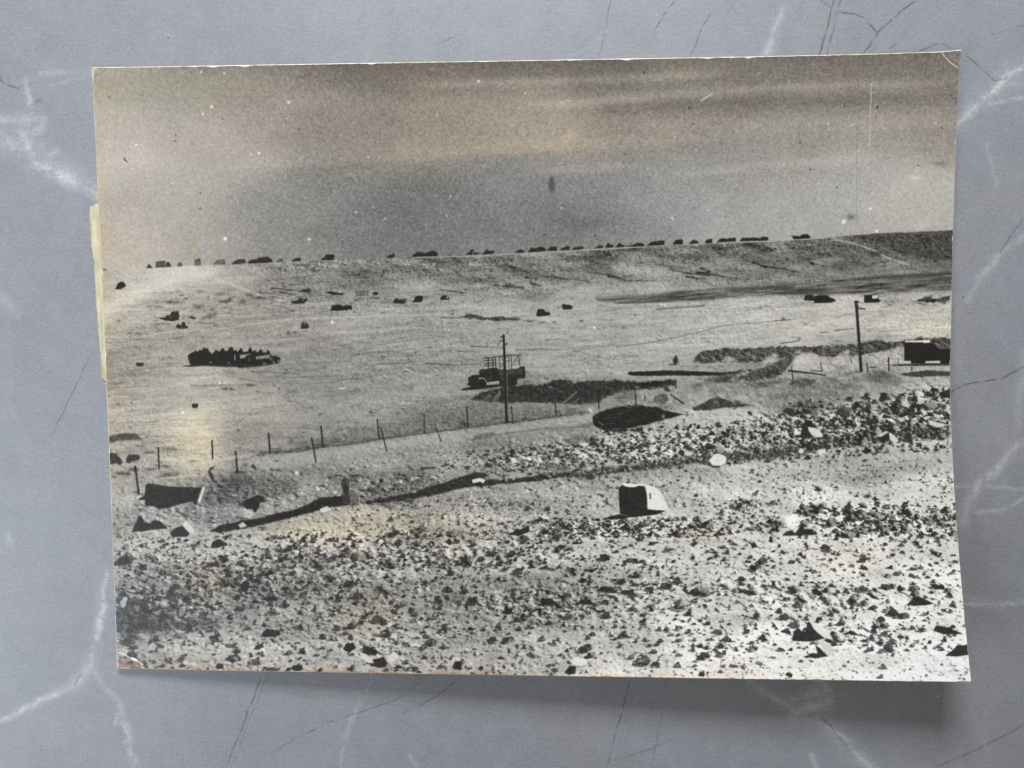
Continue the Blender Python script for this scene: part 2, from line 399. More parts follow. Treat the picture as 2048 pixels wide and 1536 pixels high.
sky = field(SKY, 60) * (1.045 + .05 * (1 - sm(350, 900, XX)) + .01 * sm(1300, 1700, XX))[..., None]
gnd = field(GND, 38)

RIDGE = np.array([(170, 543), (240, 541), (300, 536), (340, 533), (400, 530), (480, 527), (560, 524), (640, 521), (720, 518), (780, 516),
                  (860, 514), (960, 512), (1050, 507), (1150, 502), (1250, 497), (1350, 490), (1450, 486), (1540, 483), (1600, 480),
                  (1640, 477), (1700, 471), (1750, 467), (1820, 464), (1970, 458)], dtype=float)
ridge_y = np.interp(XX[0], RIDGE[:, 0], RIDGE[:, 1]).astype(np.float32) + 1.2 * (vnoise(XX[0] / 9, XX[0] * 0, 5) - .5)
soft = np.interp(XX[0], [175, 260, 330, 520, 1960], [9, 7, 3.5, 1.3, 1.0]).astype(np.float32)
is_gnd = sm(-1, 1, (YY - ridge_y) / soft)
col = sky * (1 - is_gnd[..., None]) + gnd * is_gnd[..., None]
A = col.mean(-1)
TINT = col / np.maximum(A[..., None], 1)
TINT = 1 + (TINT - 1) * (.52 + .20 * (1 - is_gnd[..., None])) + (1 - is_gnd[..., None]) * np.array([.004, -.003, .0], dtype=np.float32) + (is_gnd * (1 - .7 * sm(900, 1300, YY + .3 * (XX - 1000))))[..., None] * np.array([.012, .002, -.016], dtype=np.float32)
del col
# ---- sky: long faint cloud bands
def along(pts):
    p = np.array(pts, dtype=float)
    y = np.interp(XX[0], p[:, 0], p[:, 1])
    return YY - y[None, :].astype(np.float32)
skym = 1 - is_gnd
d = along([(170, 372), (430, 345), (600, 331), (760, 322), (1000, 308), (1200, 295), (1400, 283), (1600, 268), (1960, 250)]) + 6 * fbm(160, 40, 31, 2)
xw = sm(380, 620, XX) * (1 - .75 * sm(1350, 1560, XX))
A += skym * xw * (6 * np.exp(-(d + 10) ** 2 / 160) * (d < 0)  - 8 * sm(0, 10, d) * np.exp(-np.clip(d, 0, None) / 46))
cool = skym * xw * sm(0, 8, d)
TINT += cool[..., None] * np.array([-.012, .0, .013], dtype=np.float32)
def band(pts, w, amt, x0, x1, seed):
    dd = along(pts) + 5 * fbm(140, 30, seed, 2)
    return skym * amt * np.exp(-(dd / w) ** 2) * sm(x0, x0 + 120, XX) * (1 - sm(x1 - 160, x1, XX))
A += band([(700, 172), (900, 170), (1130, 160), (1400, 150), (1700, 138)], 9, 20, 760, 1500, 41)
A += band([(950, 208), (1150, 204), (1400, 186), (1700, 168), (1960, 160)], 9, 18, 1000, 1960, 42)
A += band([(1100, 228), (1300, 216), (1500, 204), (1960, 196)], 12, -15, 1120, 1960, 43)
A += band([(1200, 258), (1500, 246), (1960, 240)], 14, 10, 1250, 1960, 44)
A += band([(1250, 355), (1400, 345), (1560, 328), (1750, 312)], 9, 12, 1280, 1800, 45)
A += band([(1000, 345), (1130, 338), (1300, 330)], 10, 12, 1000, 1350, 46)
A += band([(1080, 446), (1150, 452), (1260, 440)], 12, -12, 1060, 1300, 47)
A += band([(170, 330), (500, 320), (800, 280)], 30, 5, 170, 700, 48)
A += band([(500, 190), (800, 200), (1100, 240)], 22, 8, 480, 1000, 49)
A += skym * 5.5 * fbm(90, 46, 51, 3) + skym * 3.0 * fbm(34, 20, 54, 2)
TINT += (skym * .008 * fbm(70, 60, 57, 2))[..., None] * np.array([1, -.6, .3], dtype=np.float32)
edge_dark = np.exp(-np.clip(along([(175, 136), (1925, 104)]), 0, None) / 16)
A -= skym * 15 * edge_dark * sm(260, 420, XX)
# smudge marks on the sky
def blob(cx, cy, rx, ry, amt, p=1.0, ang=0.0):
    global A
    x0, x1 = max(0, int(cx - 3.2 * max(rx, ry) - X0)), min(CW, int(cx + 3.2 * max(rx, ry) - X0))
    y0, y1 = max(0, int(cy - 3.2 * max(rx, ry) - Y0)), min(CH, int(cy + 3.2 * max(rx, ry) - Y0))
    if x1 <= x0 or y1 <= y0:
        return
    dx, dy = XX[y0:y1, x0:x1] - cx, YY[y0:y1, x0:x1] - cy
    c, s = math.cos(ang), math.sin(ang)
    ex, ey = (dx * c + dy * s) / rx, (-dx * s + dy * c) / ry
    A[y0:y1, x0:x1] += amt * np.exp(-(ex * ex + ey * ey) ** p)
def tintblob(cx, cy, rx, ry, rgb):
    e = np.exp(-((XX - cx) / rx) ** 2 - ((YY - cy) / ry) ** 2)
    TINT[...] += e[..., None] * np.array(rgb, dtype=np.float32)
blob(1103, 368, 7, 16, -46, 2.0); blob(1101, 358, 4, 6, -12)
blob(1701, 433, 7, 5, -48); blob(1701, 433, 16, 8, -14)
blob(1882, 327, 16, 5, -34, 1, .1); blob(1830, 355, 12, 6, 22); blob(1834, 340, 4, 9, 14, 1, .5); blob(1842, 452, 18, 12, 12, 1, -.6)
blob(1140, 272, 12, 9, 14); tintblob(1142, 270, 12, 9, (.035, .012, -.07)); tintblob(1128, 281, 8, 6, (.02, .008, -.04))
tintblob(1000, 294, 150, 14, (.015, .0, -.025)); tintblob(384, 502, 8, 7, (.06, .02, -.12))
tintblob(196, 470, 9, 28, (.10, -.02, -.10)); tintblob(350, 170, 110, 40, (-.008, .010, -.004))
tintblob(400, 345, 40, 18, (-.004, .012, -.008)); tintblob(1350, 165, 120, 18, (-.01, .012, -.004))

# ---- ground texture
gm = is_gnd
depth = sm(480, 1340, YY)
streak = fbm(34, 4.2, 61, 3, .075)
streak2 = fbm(90, 7.5, 65, 3, .06)
grit = fbm(5.0, 3.2, 71, 2, .03)
def emboss(f, dx, dy):
    e = f - np.roll(np.roll(f, dx, 1), dy, 0)
    return e / e.std()
EM1 = emboss(fbm(4.2, 3.0, 301, 2, .03), 2, -1)
EM2 = emboss(fbm(8.5, 5.5, 311, 3, .03), 4, -2)
EM3 = emboss(fbm(17, 9.5, 321, 3, .02), 6, -3)
EMS = emboss(fbm(30, 5.0, 331, 3, .07), 3, -2)
plain = gm * (1 - sm(860, 960, YY + .12 * (XX - 700)))
patch = sm(-.25, .45, fbm(150, 34, 341, 3, .05))
tuft = np.clip(fbm(13, 4.6, 345, 3, .06) - .22, 0, 1) * (.25 + .75 * sm(-.1, .35, fbm(70, 15, 351, 2, .06)))
A += plain * ((6 + 9 * patch) * streak + 15 * streak2 + (3 + 4 * patch) * EM1 + (1 + 4 * patch) * EMS + (1 + 3 * patch) * EM2 + 14 * fbm(24, 7, 361, 3, .05) - 95 * tuft)
A += plain * 9 * fbm(210, 40, 365, 2, .04)
slope = gm * np.exp(-np.clip(YY - ridge_y, 0, None) / 60) * sm(430, 620, XX)
A += slope * (5 * EM1 + 3 * EM2 - 16 * sm(1.1, 2.2, -EM1))
A += slope * (22 * fbm(7, 4.5, 75, 2) + 70 * fbm(60, 14, 78, 3, -.16) + 10 * fbm(3.4, 2.6, 82, 1))
near = gm * sm(840, 980, YY + .12 * (XX - 700))
RUB = np.zeros((CH, CW), dtype=np.float32)      # how stony the ground is
for (xa, ya, rx, ry, q) in [(1300, 890, 260, 34, 1), (1650, 850, 230, 44, 1), (1850, 810, 90, 60, 1), (1080, 915, 120, 26, .7), (1250, 1058, 190, 24, .9), (1760, 1048, 180, 30, 1),
                            (1480, 1030, 80, 32, .7), (300, 1215, 130, 50, 1), (450, 1150, 200, 40, .6), (800, 1110, 300, 36, .7), (1080, 1210, 160, 40, .9), (1250, 1190, 100, 26, .7),
                            (700, 1160, 220, 60, .5), (1620, 1200, 160, 26, .7), (1700, 1270, 110, 26, .8), (1450, 1180, 160, 40, .5), (620, 1250, 120, 30, .4), (780, 1290, 80, 34, .6), (780, 975, 70, 22, .8), (500, 985, 90, 30, .7)]:
    RUB = np.maximum(RUB, q * np.exp(-(((XX - xa) / rx) ** 2 + ((YY + .06 * (XX - xa) * (YY < 950) - ya) / ry) ** 2) ** 1.4))
amt = near * (.50 + .75 * RUB) * (1 - .45 * sm(1500, 1850, XX) * (1 - RUB))
E_ = .38 * EM1 + .62 * EM2 + (.25 + RUB * .6) * EM3
A += amt * (20 * np.clip(E_, -2.6, 2.0) - 36 * sm(.7, 2.0, -E_) + 8)
EMR = emboss(fbm(15, 8.0, 371, 3, -.38), 5, -3)
right = sm(1380, 1640, XX)
ER = (.6 * EM2 + .7 * EM3) * (1 - right) + (.5 * EM2 + .85 * EMR) * right
w_ = near * sm(.30, .85, RUB)
tone = np.where(ER > 0, A + (214 - A) * sm(.25, 1.3, ER), A + (48 - A) * sm(.30, 1.15, -ER))
A += (tone - A) * w_ * .82
w2 = near * (1 - sm(.30, .85, RUB)) * (.35 + .4 * sm(-.2, .3, fbm(60, 26, 381, 2)))
A += (A + (212 - A) * sm(1.0, 2.2, EM2) + (56 - A) * sm(1.05, 2.0, -(.8 * EM2 + .5 * EM3)) - A) * w2
A += near * (7 * grit + 26 * fbm(70, 18, 88, 3, .05) + 24 * fbm(190, 40, 398, 2, .04) + 4 * fbm(3.2, 2.3, 91, 1))

def pmask(pts, ss=3):
    p = np.array(pts, dtype=np.float32)
    x0, y0 = int(math.floor(p[:, 0].min())) - 1, int(math.floor(p[:, 1].min())) - 1
    x1, y1 = int(math.ceil(p[:, 0].max())) + 2, int(math.ceil(p[:, 1].max())) + 2
    x0, y0 = max(x0, X0), max(y0, Y0); x1, y1 = min(x1, X0 + CW), min(y1, Y0 + CH)
    if x1 <= x0 or y1 <= y0:
        return None
    w, h = (x1 - x0) * ss, (y1 - y0) * ss
    gx = (np.arange(w, dtype=np.float32) + .5) / ss + x0
    gy = (np.arange(h, dtype=np.float32) + .5) / ss + y0
    ins = np.zeros((h, w), dtype=bool)
    n = len(p)
    for i in range(n):
        ax, ay = p[i]; bx, by = p[(i + 1) % n]
        if ay == by:
            continue
        rows = (ay > gy) != (by > gy)
        if rows.any():
            xc = (bx - ax) * (gy - ay) / (by - ay) + ax
            ins ^= rows[:, None] & (gx[None, :] < xc[:, None])
    mk = ins.reshape(h // ss, ss, w // ss, ss).mean((1, 3)).astype(np.float32)
    return x0, y0, mk
def roughen(pts, amp, step=5.0, r=None):
    r = r or rng
    p = np.array(pts, dtype=float); out = []
    for i in range(len(p)):
        a, b = p[i], p[(i + 1) % len(p)]
        n = max(1, int(np.hypot(*(b - a)) / step))
        for k in range(n):
            q = a + (b - a) * k / n
            out.append(q + r.normal(0, amp, 2) * (1, .7))
    return out
def poly(pts, val, alpha=1.0, soft=0.0, tex=0.0, rough=0.0, step=5.0, texs=None):
    if rough:
        pts = roughen(pts, rough, step)
    res = pmask(pts)
    if res is None:
        return
    x0, y0, mk = res
    if soft:
        pad = int(soft * 3) + 1
        mk = gblur(np.pad(mk, pad), soft); x0 -= pad; y0 -= pad
        cx0, cy0 = max(x0, X0), max(y0, Y0); cx1, cy1 = min(x0 + mk.shape[1], X0 + CW), min(y0 + mk.shape[0], Y0 + CH)
        mk = mk[cy0 - y0:cy1 - y0, cx0 - x0:cx1 - x0]; x0, y0 = cx0, cy0
    sl = (slice(y0 - Y0, y0 - Y0 + mk.shape[0]), slice(x0 - X0, x0 - X0 + mk.shape[1]))
    v = val
    if tex:
        v = val + tex * (GRN if texs is None else texs)[sl]
    A[sl] += (v - A[sl]) * mk * alpha
def pline(pts, w, val, alpha=1.0, w1=None):
    p = np.array(pts, dtype=float)
    w1 = w if w1 is None else w1
    n = len(p)
    for i in range(n - 1):
        a, b = p[i], p[i + 1]
        t = b - a; L_ = np.hypot(*t) or 1; nn = np.array([-t[1], t[0]]) / L_ / 2
        wa = w + (w1 - w) * i / (n - 1); wb = w + (w1 - w) * (i + 1) / (n - 1)
        poly([a + nn * wa, b + nn * wb, b - nn * wb, a - nn * wa], val, alpha)
GRN = .55 * fbm(6.5, 4.2, 95, 3, -.1) + .30 * EM1 + .30 * EM2
def ell(cx, cy, rx, ry, n=14, ang=0.0, jit=0.0):
    o = []
    for k in range(n):
        a = 2 * math.pi * k / n
        s = 1 + (rng.normal(0, jit) if jit else 0)
        x, y = rx * s * math.cos(a), ry * s * math.sin(a)
        o.append((cx + x * math.cos(ang) - y * math.sin(ang), cy + x * math.sin(ang) + y * math.cos(ang)))
    return o

# ---- far slope: gullies, tracks, dark hill on the right
poly([(1690, 474), (1750, 468), (1820, 465), (1960, 459), (1960, 524), (1860, 516), (1800, 502), (1760, 490), (1720, 480)], 76, .9, 2, 22)
poly([(1640, 480), (1700, 474), (1760, 494), (1800, 512), (1740, 520), (1650, 512), (1600, 500)], 92, .6, 5, 24)
pline([(1664, 479), (1690, 482), (1722, 491), (1750, 502), (1772, 514), (1800, 524), (1818, 530)], 3.5, 168, .85)
pline([(1772, 512), (1764, 520)], 3, 160, .7)
poly([(1738, 502), (1760, 503), (1764, 510), (1748, 514), (1738, 508)], 62, .8, 1.5)
poly([(1780, 496), (1850, 510), (1905, 514), (1905, 522), (1840, 514)], 66, .6, 2)
for (x0, y0, x1, y1, w, v) in [(1520, 530, 1600, 545, 4, 62), (1505, 524, 1535, 536, 6, 60), (1338, 540, 1420, 552, 4, 66), (1392, 545, 1440, 550, 7, 60),
                               (1400, 535, 1424, 544, 5, 70), (1372, 552, 1412, 558, 4, 70), (1440, 552, 1480, 556, 3, 80), (1216, 551, 1250, 558, 8, 78),
                               (1190, 545, 1240, 556, 5, 84), (1240, 560, 1310, 562, 3, 84), (1010, 570, 1048, 576, 5, 56), (985, 570, 1012, 573, 3, 70),
                               (1050, 554, 1076, 560, 4, 70), (1060, 566, 1084, 572, 6, 84), (1090, 553, 1150, 560, 4, 84), (1150, 558, 1180, 563, 3, 88),
                               (1010, 530, 1060, 546, 5, 78), (880, 579, 935, 586, 3, 74), (1620, 524, 1650, 533, 3.5, 66), (1610, 515, 1626, 526, 4, 80),
                               (500, 583, 560, 590, 4, 98), (520, 590, 550, 598, 4, 96), (540, 577, 600, 581, 4, 74), (560, 584, 590, 590, 4, 84)]:
    pline(roughen([(x0, y0), ((x0 + x1) / 2, (y0 + y1) / 2), (x1, y1)][:2] + [(x1, y1)], 1.0, 400), w, v, .75, w * .5)
    for k in range(4):
        t = rng.random()
        blob(x0 + (x1 - x0) * t, y0 + (y1 - y0) * t + rng.normal(0, 2), 2 + 2 * rng.random(), 1.2 + rng.random(), v - 120)
poly([(1240, 527), (1300, 533), (1370, 547), (1330, 552), (1250, 548), (1218, 540)], 182, .6, 3, 8)
poly([(1400, 526), (1440, 520), (1470, 526), (1430, 545), (1420, 535)], 170, .5, 4, 8)
poly([(1622, 520), (1660, 514), (1690, 520), (1650, 530), (1630, 530)], 170, .5, 3, 8)
poly([(1085, 570), (1140, 568), (1120, 578), (1080, 577)], 182, .6, 2)
poly([(790, 565), (870, 560), (890, 575), (800, 590)], 172, .5, 4, 8)
# dark band of ground on the right
poly([(1190, 596), (1280, 590), (1360, 583), (1450, 575), (1560, 568), (1640, 562), (1720, 554), (1800, 548), (1960, 540), (1960, 578), (1880, 582),
      (1800, 584), (1700, 588), (1600, 590), (1500, 592), (1400, 600), (1320, 605), (1250, 606), (1195, 602)], 84, .85, 2.0, 75, texs=fbm(40, 3.5, 101, 3, .06))
pline([(1230, 607), (1300, 604), (1345, 603)], 3, 78, .7); pline([(1312, 619), (1360, 615), (1410, 611)], 3, 92, .7)
poly([(1320, 608), (1332, 606), (1334, 611), (1322, 611)], 224, .8, .8)
pline([(1700, 560), (1800, 553), (1900, 545)], 5, 66, .6); pline([(1560, 588), (1640, 587), (1700, 583)], 4, 70, .5)
# pale road sweeping over the left shoulder
poly([(200, 610), (250, 585), (300, 560), (360, 541), (420, 536), (440, 548), (380, 560), (320, 578), (260, 612), (205, 640)], 222, .7, 6, 6)
pline([(420, 552), (470, 572), (520, 590), (580, 606)], 7, 200, .55, 4)
pline([(210, 612), (300, 622), (380, 628), (460, 632)], 5, 200, .5, 3)
pline([(300, 668), (440, 658), (560, 640), (700, 634), (900, 628)], 4, 188, .6, 3)
for k in range(150):
    x = rng.uniform(230, 620); y = rng.uniform(560, 640)
    if y < 600 - .02 * x:
        continue
    blob(x, y, rng.uniform(2, 5), rng.uniform(1, 2), -rng.uniform(15, 55))
for (x, y, rx, ry) in [(400, 583, 8, 3), (440, 588, 10, 3), (450, 602, 12, 3), (460, 597, 5, 4), (350, 605, 12, 3), (340, 602, 8, 3), (372, 597, 5, 3),
                       (362, 590, 5, 2), (395, 613, 8, 4), (425, 618, 5, 4), (486, 601, 6, 4), (298, 613, 6, 2), (520, 596, 14, 3), (500, 590, 8, 3), (545, 594, 7, 3),
                       (236, 641, 4, 2), (430, 650, 4, 2), (318, 613, 10, 2)]:
    blob(x, y, rx, ry, -62)
poly([(400, 638), (410, 632), (432, 625), (436, 630), (424, 636), (404, 640)], 112, .8, 1)
poly([(374, 634), (384, 632), (392, 636), (390, 639), (382, 637)], 52, .9, .5)
for k in range(900):   # scrub dots on the slope
    x = rng.uniform(520, 1900); y0 = np.interp(x, RIDGE[:, 0], RIDGE[:, 1])
    y = y0 + 4 + abs(rng.normal(0, 34))
    blob(x, y, rng.uniform(1.2, 3.2), rng.uniform(.9, 1.8), -rng.uniform(15, 55))
for k in range(420):   # scattered tufts and ruts on the plain
    x = rng.uniform(215, 1900); y = rng.uniform(590, 870 - .07 * (x - 300))
    blob(x, y, rng.uniform(2, 11), rng.uniform(.8, 1.6), -rng.uniform(8, 34), 1, -.06)
for pts, w, v in [([(500, 743), (560, 745), (600, 748)], 2.2, 84), ([(850, 726), (905, 731), (960, 727)], 2.5, 80), ([(750, 728), (800, 727), (850, 722)], 2.2, 100),
                  ([(600, 726), (650, 724), (700, 724)], 2, 106), ([(445, 741), (470, 743)], 2, 100), ([(220, 776), (300, 772)], 2, 116),
                  ([(940, 692), (980, 694), (1000, 695)], 2.5, 72), ([(915, 703), (960, 704)], 2, 98), ([(1030, 700), (1080, 698), (1120, 700)], 3, 104),
                  ([(1230, 694), (1290, 687), (1350, 675), (1400, 664), (1450, 650), (1520, 645), (1590, 638)], 2.2, 110),
                  ([(1640, 665), (1660, 664)], 2.5, 80), ([(1668, 661), (1710, 657)], 3, 84), ([(1560, 687), (1600, 682)], 3, 76), ([(1550, 641), (1580, 640)], 2.5, 84),
                  ([(1670, 635), (1700, 628)], 2, 110), ([(700, 680), (760, 690), (840, 677)], 2, 120), ([(560, 676), (610, 672)], 2, 110),
                  ([(1150, 700), (1200, 716), (1260, 722)], 2, 128), ([(1090, 690), (1130, 680), (1160, 676)], 2, 124), ([(600, 770), (680, 762), (760, 740)], 2, 122),
                  ([(560, 757), (640, 752)], 2.4, 108), ([(480, 757), (520, 764), (560, 760)], 3, 118), ([(380, 772), (470, 770), (560, 764)], 6, 140)]:
    pline(pts, w, v, .75, w * .6)
poly([(445, 747), (490, 745), (560, 752), (600, 756), (560, 766), (480, 762)], 134, .5, 4, 10)
for (x, y, rx, ry) in [(450, 777, 8, 2.5), (500, 770, 8, 2), (463, 778, 3, 2), (558, 777, 2.5, 2), (515, 783, 2.5, 1.6), (576, 665, 2.6, 2.4), (589, 664, 2.6, 2),
                       (235, 808, 4, 2), (262, 805, 2, 2), (640, 828, 3, 2), (476, 860, 2.5, 1.8), (1560, 757, 4, 2), (1393, 732, 3, 2), (708, 624, 2, 2), (905, 627, 2, 2),
                       (1566, 637, 4, 3), (1598, 677, 4, 3), (1270, 629, 3, 2), (1108, 644, 3, 2), (1084, 644, 6, 2), (1163, 641, 5, 2), (1060, 642, 6, 2)]:
    blob(x, y, rx, ry, -80)
poly([(383, 810), (386, 807), (395, 807), (397, 812), (394, 816), (385, 816)], 44, 1, .5)
poly([(271, 728), (273, 725), (284, 725), (288, 728), (286, 733), (274, 733)], 58, 1, .6)
# scrub clumps in the middle distance
poly([(918, 635), (930, 631), (934, 629), (945, 628), (962, 632), (978, 636), (985, 634), (998, 633), (1014, 636), (1030, 636), (1046, 637), (1036, 641), (1010, 641),
      (990, 643), (975, 641), (955, 639), (935, 637)], 58, .9, .8, 30, 1.2, 4)
pline([(880, 636), (920, 635)], 2.5, 92, .7); pline([(1046, 641), (1075, 640)], 2, 96, .7)
for k in range(26):
    x = rng.uniform(1835, 1900); blob(x, 602 - .12 * (x - 1840) + rng.normal(0, 3.5), rng.uniform(2, 6), rng.uniform(1.2, 2.6), -rng.uniform(60, 120))
for k in range(40):
    x = rng.uniform(1760, 1900); blob(x, 608 - .06 * (x - 1760) + rng.normal(0, 4), rng.uniform(2, 5), rng.uniform(1, 2), -rng.uniform(20, 70))
poly([(1838, 600), (1850, 594), (1866, 591), (1862, 600), (1846, 604)], 54, .8, .8, 20, .8)
poly([(1868, 602), (1885, 594), (1900, 591), (1900, 600), (1880, 605)], 54, .8, .8, 20, .8)
pline([(1716, 617), (1731, 618)], 4, 70, .8)
poly([(1735, 640), (1760, 627), (1790, 622), (1770, 634), (1740, 648)], 150, .6, 4)

# ---- vehicles on the ridge
K = 42
pline([(826, 515.5), (960, 512), (1050, 506.5), (1150, 501.5), (1290, 493.5)], 2.0, 176, .7)
RV = [
    ([(293, 537), (295, 530), (299, 528), (303, 533), (306, 536)], 62), ([(311, 535), (312, 523), (330, 521), (331, 535)], 74),
    ([(331, 534), (332, 524), (338, 524), (342, 530), (342, 534)], 58), ([(354, 533), (356, 526), (358, 524), (364, 525), (364, 533)], 92),
    ([(389, 531), (389, 518), (393, 519), (396, 516), (401, 517), (402, 531)], 96), ([(423, 529), (428, 527), (433, 520), (450, 518), (451, 529)], 104),
    ([(463, 529), (466, 524), (474, 519), (490, 518), (492, 526), (480, 528)], 62), ([(495, 527), (500, 520), (512, 518), (520, 515), (535, 513), (540, 517), (544, 518), (545, 525), (530, 526)], 50),
    ([(552, 524), (558, 518), (566, 517), (566, 524)], 72), ([(583, 524), (586, 519), (592, 516), (602, 515), (602, 522)], 54),
    ([(642, 521), (644, 516), (648, 515), (651, 509), (667, 509), (669, 512), (667, 520), (660, 521), (652, 520)], K),
    ([(772, 516), (776, 511), (786, 508), (788, 506), (790, 512), (786, 516)], K + 4),
    ([(824, 514), (826, 510), (833, 505), (838, 503), (846, 505), (850, 507), (856, 504), (864, 501), (872, 503), (876, 508), (874, 513), (850, 513)], K),
    ([(932, 510), (935, 506), (940, 504), (941, 499), (947, 498), (948, 503), (952, 506), (958, 504), (957, 509)], K),
    ([(963, 509), (966, 505), (970, 503), (972, 498), (977, 500), (979, 502), (988, 501), (988, 506), (984, 508)], K),
    ([(1030, 506), (1033, 503), (1040, 498), (1047, 501), (1050, 503), (1048, 506)], K + 6),
    ([(1055, 505), (1060, 498), (1064, 494), (1068, 497), (1074, 496), (1080, 493), (1086, 494), (1092, 498), (1091, 502), (1075, 504)], K),
    ([(1094, 502), (1097, 497), (1102, 493), (1112, 493), (1115, 497), (1112, 502)], K), ([(1120, 501), (1123, 496), (1130, 494), (1135, 491), (1140, 494), (1139, 500)], K + 4),
    ([(1143, 500), (1147, 495), (1166, 492), (1167, 497), (1160, 500)], K + 10), ([(1190, 497), (1194, 493), (1199, 490), (1207, 492), (1206, 496)], K),
    ([(1210, 496), (1213, 490), (1217, 486), (1222, 489), (1227, 490), (1226, 495)], K), ([(1230, 495), (1235, 490), (1239, 485), (1244, 489), (1250, 491), (1250, 494)], K),
    ([(1250, 494), (1258, 491), (1266, 490), (1275, 485), (1283, 486), (1290, 490), (1288, 493)], K + 4),
    ([(1293, 492), (1302, 484), (1312, 482), (1314, 484), (1316, 481), (1329, 481), (1329, 490)], K), ([(1345, 489), (1351, 480), (1364, 478), (1366, 481), (1366, 489)], K - 4),
    ([(1378, 488), (1381, 483), (1389, 479), (1397, 483), (1398, 487)], K), ([(1409, 487), (1413, 479), (1424, 477), (1425, 486)], K),
    ([(1433, 485), (1440, 477), (1450, 476), (1453, 478), (1460, 476), (1472, 475), (1472, 483), (1455, 484)], K),
    ([(1478, 483), (1484, 476), (1494, 475), (1498, 476), (1504, 475), (1515, 475), (1518, 477), (1525, 473), (1537, 474), (1536, 481), (1520, 482), (1500, 482)], K),
    ([(1578, 471), (1600, 472), (1604, 469), (1615, 467.5), (1621, 474), (1620, 477), (1587, 479), (1584, 473)], K - 2),
]
for p_, v_ in RV:
    poly(p_, v_, 1.0, .55)
poly([(315, 525), (329, 524), (329, 531), (315, 532)], 98, .7, .8)
poly([(391, 524), (401, 524), (401, 530), (391, 530)], 130, .6, .8)
blob(945.5, 505, 1.3, 2.5, 110); blob(208, 539, 4, 2, -90)
# ---- vehicles on the plain
PV = [
    ([(230, 578), (232, 574), (236, 566), (242, 563), (248, 564), (252, 571), (249, 574), (243, 578), (236, 579)], 46),
    ([(318, 637), (322, 635), (330, 635), (333, 631), (340, 630), (343, 623), (357, 622), (359, 632), (357, 640), (345, 643), (330, 641)], 50),
    ([(352, 656), (353, 650), (357, 647), (362, 651), (364, 644), (370, 644), (371, 650), (376, 653), (375, 657), (360, 658)], 48),
    ([(582, 606), (584, 602), (594, 601), (600, 596), (606, 597), (615, 597), (614, 602), (608, 607), (592, 608)], 46),
    ([(597, 583), (604, 579), (620, 577), (623, 582), (618, 586)], 56), ([(648, 584), (660, 582), (688, 587), (686, 590), (665, 590)], 50),
    ([(661, 620), (663, 612), (668, 610), (680, 609), (687, 612), (693, 610), (703, 611), (705, 616), (703, 620), (690, 621), (675, 622), (658, 621)], 42),
    ([(785, 606), (788, 600), (793, 596), (798, 599), (812, 598), (812, 604), (808, 608), (788, 607)], 44),
    ([(823, 605), (828, 600), (830, 594), (836, 591), (846, 592), (845, 604)], 38), ([(879, 600), (882, 594), (886, 590), (892, 591), (896, 593), (899, 594), (898, 600)], 44),
    ([(600, 658), (602, 655), (602, 649), (605, 643), (613, 644), (618, 651), (618, 657)], 52),
    ([(1075, 618), (1088, 618), (1090, 623), (1098, 624), (1101, 628), (1100, 631), (1090, 632), (1077, 633), (1072, 632)], 42),
    ([(1123, 609), (1127, 608), (1142, 610), (1146, 615), (1143, 619), (1126, 619)], 44),
    ([(1608, 601), (1609, 592), (1615, 589), (1626, 590), (1629, 602)], 42),
    ([(1628, 606), (1628, 592), (1640, 590), (1655, 590), (1660, 595), (1668, 597), (1672, 601), (1670, 604), (1655, 606), (1615, 606.5)], 36),
    ([(1728, 605), (1728, 590), (1745, 589), (1752, 587.5), (1757, 590), (1758, 599), (1762, 601), (1758, 605), (1718, 606)], 42),
]
for p_, v_ in PV:
    poly(p_, v_, 1.0, .5)
poly([(1744.5, 591), (1755.5, 590), (1756.5, 596), (1745, 597.5)], 206, 1, .3)
blob(606, 600, 3, 1.5, 60); blob(341, 633, 3, 2, 40); blob(363, 655, 2, 2, 36); blob(894.5, 594.5, 1.8, 1.8, 130); blob(808, 602, 1.3, 1.3, 70); blob(609, 646, 4, 3, 50)
blob(1667, 603, 1.2, 1.8, 80); blob(698, 619, 2, 1.3, 90); poly([(750, 604), (768, 601), (786, 603), (785, 606), (765, 606)], 112, .8, 1)
for x in (713, 717, 722, 726, 730, 735):
    pline([(x, 580 + rng.uniform(0, 3)), (x, 591)], 2.4, 70, .9)
poly(ell(751, 587, 6, 4), 52, 1, .4); pline([(740, 596), (760, 597)], 3, 74, .8); pline([(708, 592), (735, 590)], 2, 84, .7)
# ---- the row of trucks carrying men
poly([(360, 733), (385, 729), (400, 724), (470, 722), (520, 720), (562, 722), (558, 727), (520, 733), (480, 736), (472, 734), (450, 734), (410, 732), (380, 734)], 44, .95, .6)
poly([(375, 713), (378, 708), (383, 706), (384, 704), (389, 703), (391, 699), (394, 703), (397, 702), (400, 698), (403, 702), (405, 698), (407, 694), (411, 697), (415, 696),
      (418, 702), (424, 708), (428, 704), (431, 699), (435, 701), (437, 703), (441, 701), (445, 696), (448, 697), (450, 702), (457, 700), (458, 695), (463, 694), (466, 695), (468, 702),
      (472, 699), (475, 704), (478, 700), (481, 696), (484, 697), (487, 704), (495, 703), (498, 697), (500, 693), (503, 697), (505, 703), (510, 700), (514, 705), (519, 701), (521, 697), (523, 699),
      (526, 705), (533, 705), (536, 699), (539, 702), (541, 709), (545, 712), (553, 713), (561, 716), (560, 723), (556, 728), (545, 724), (520, 729), (470, 729), (430, 728), (380, 729), (378, 722)], 40, 1, .55)
poly([(480, 710), (504, 707), (494, 711), (489, 716), (480, 717)], 150, .95, .6); poly([(512, 713), (540, 709), (539, 716), (512, 719)], 140, .95, .6, 14)
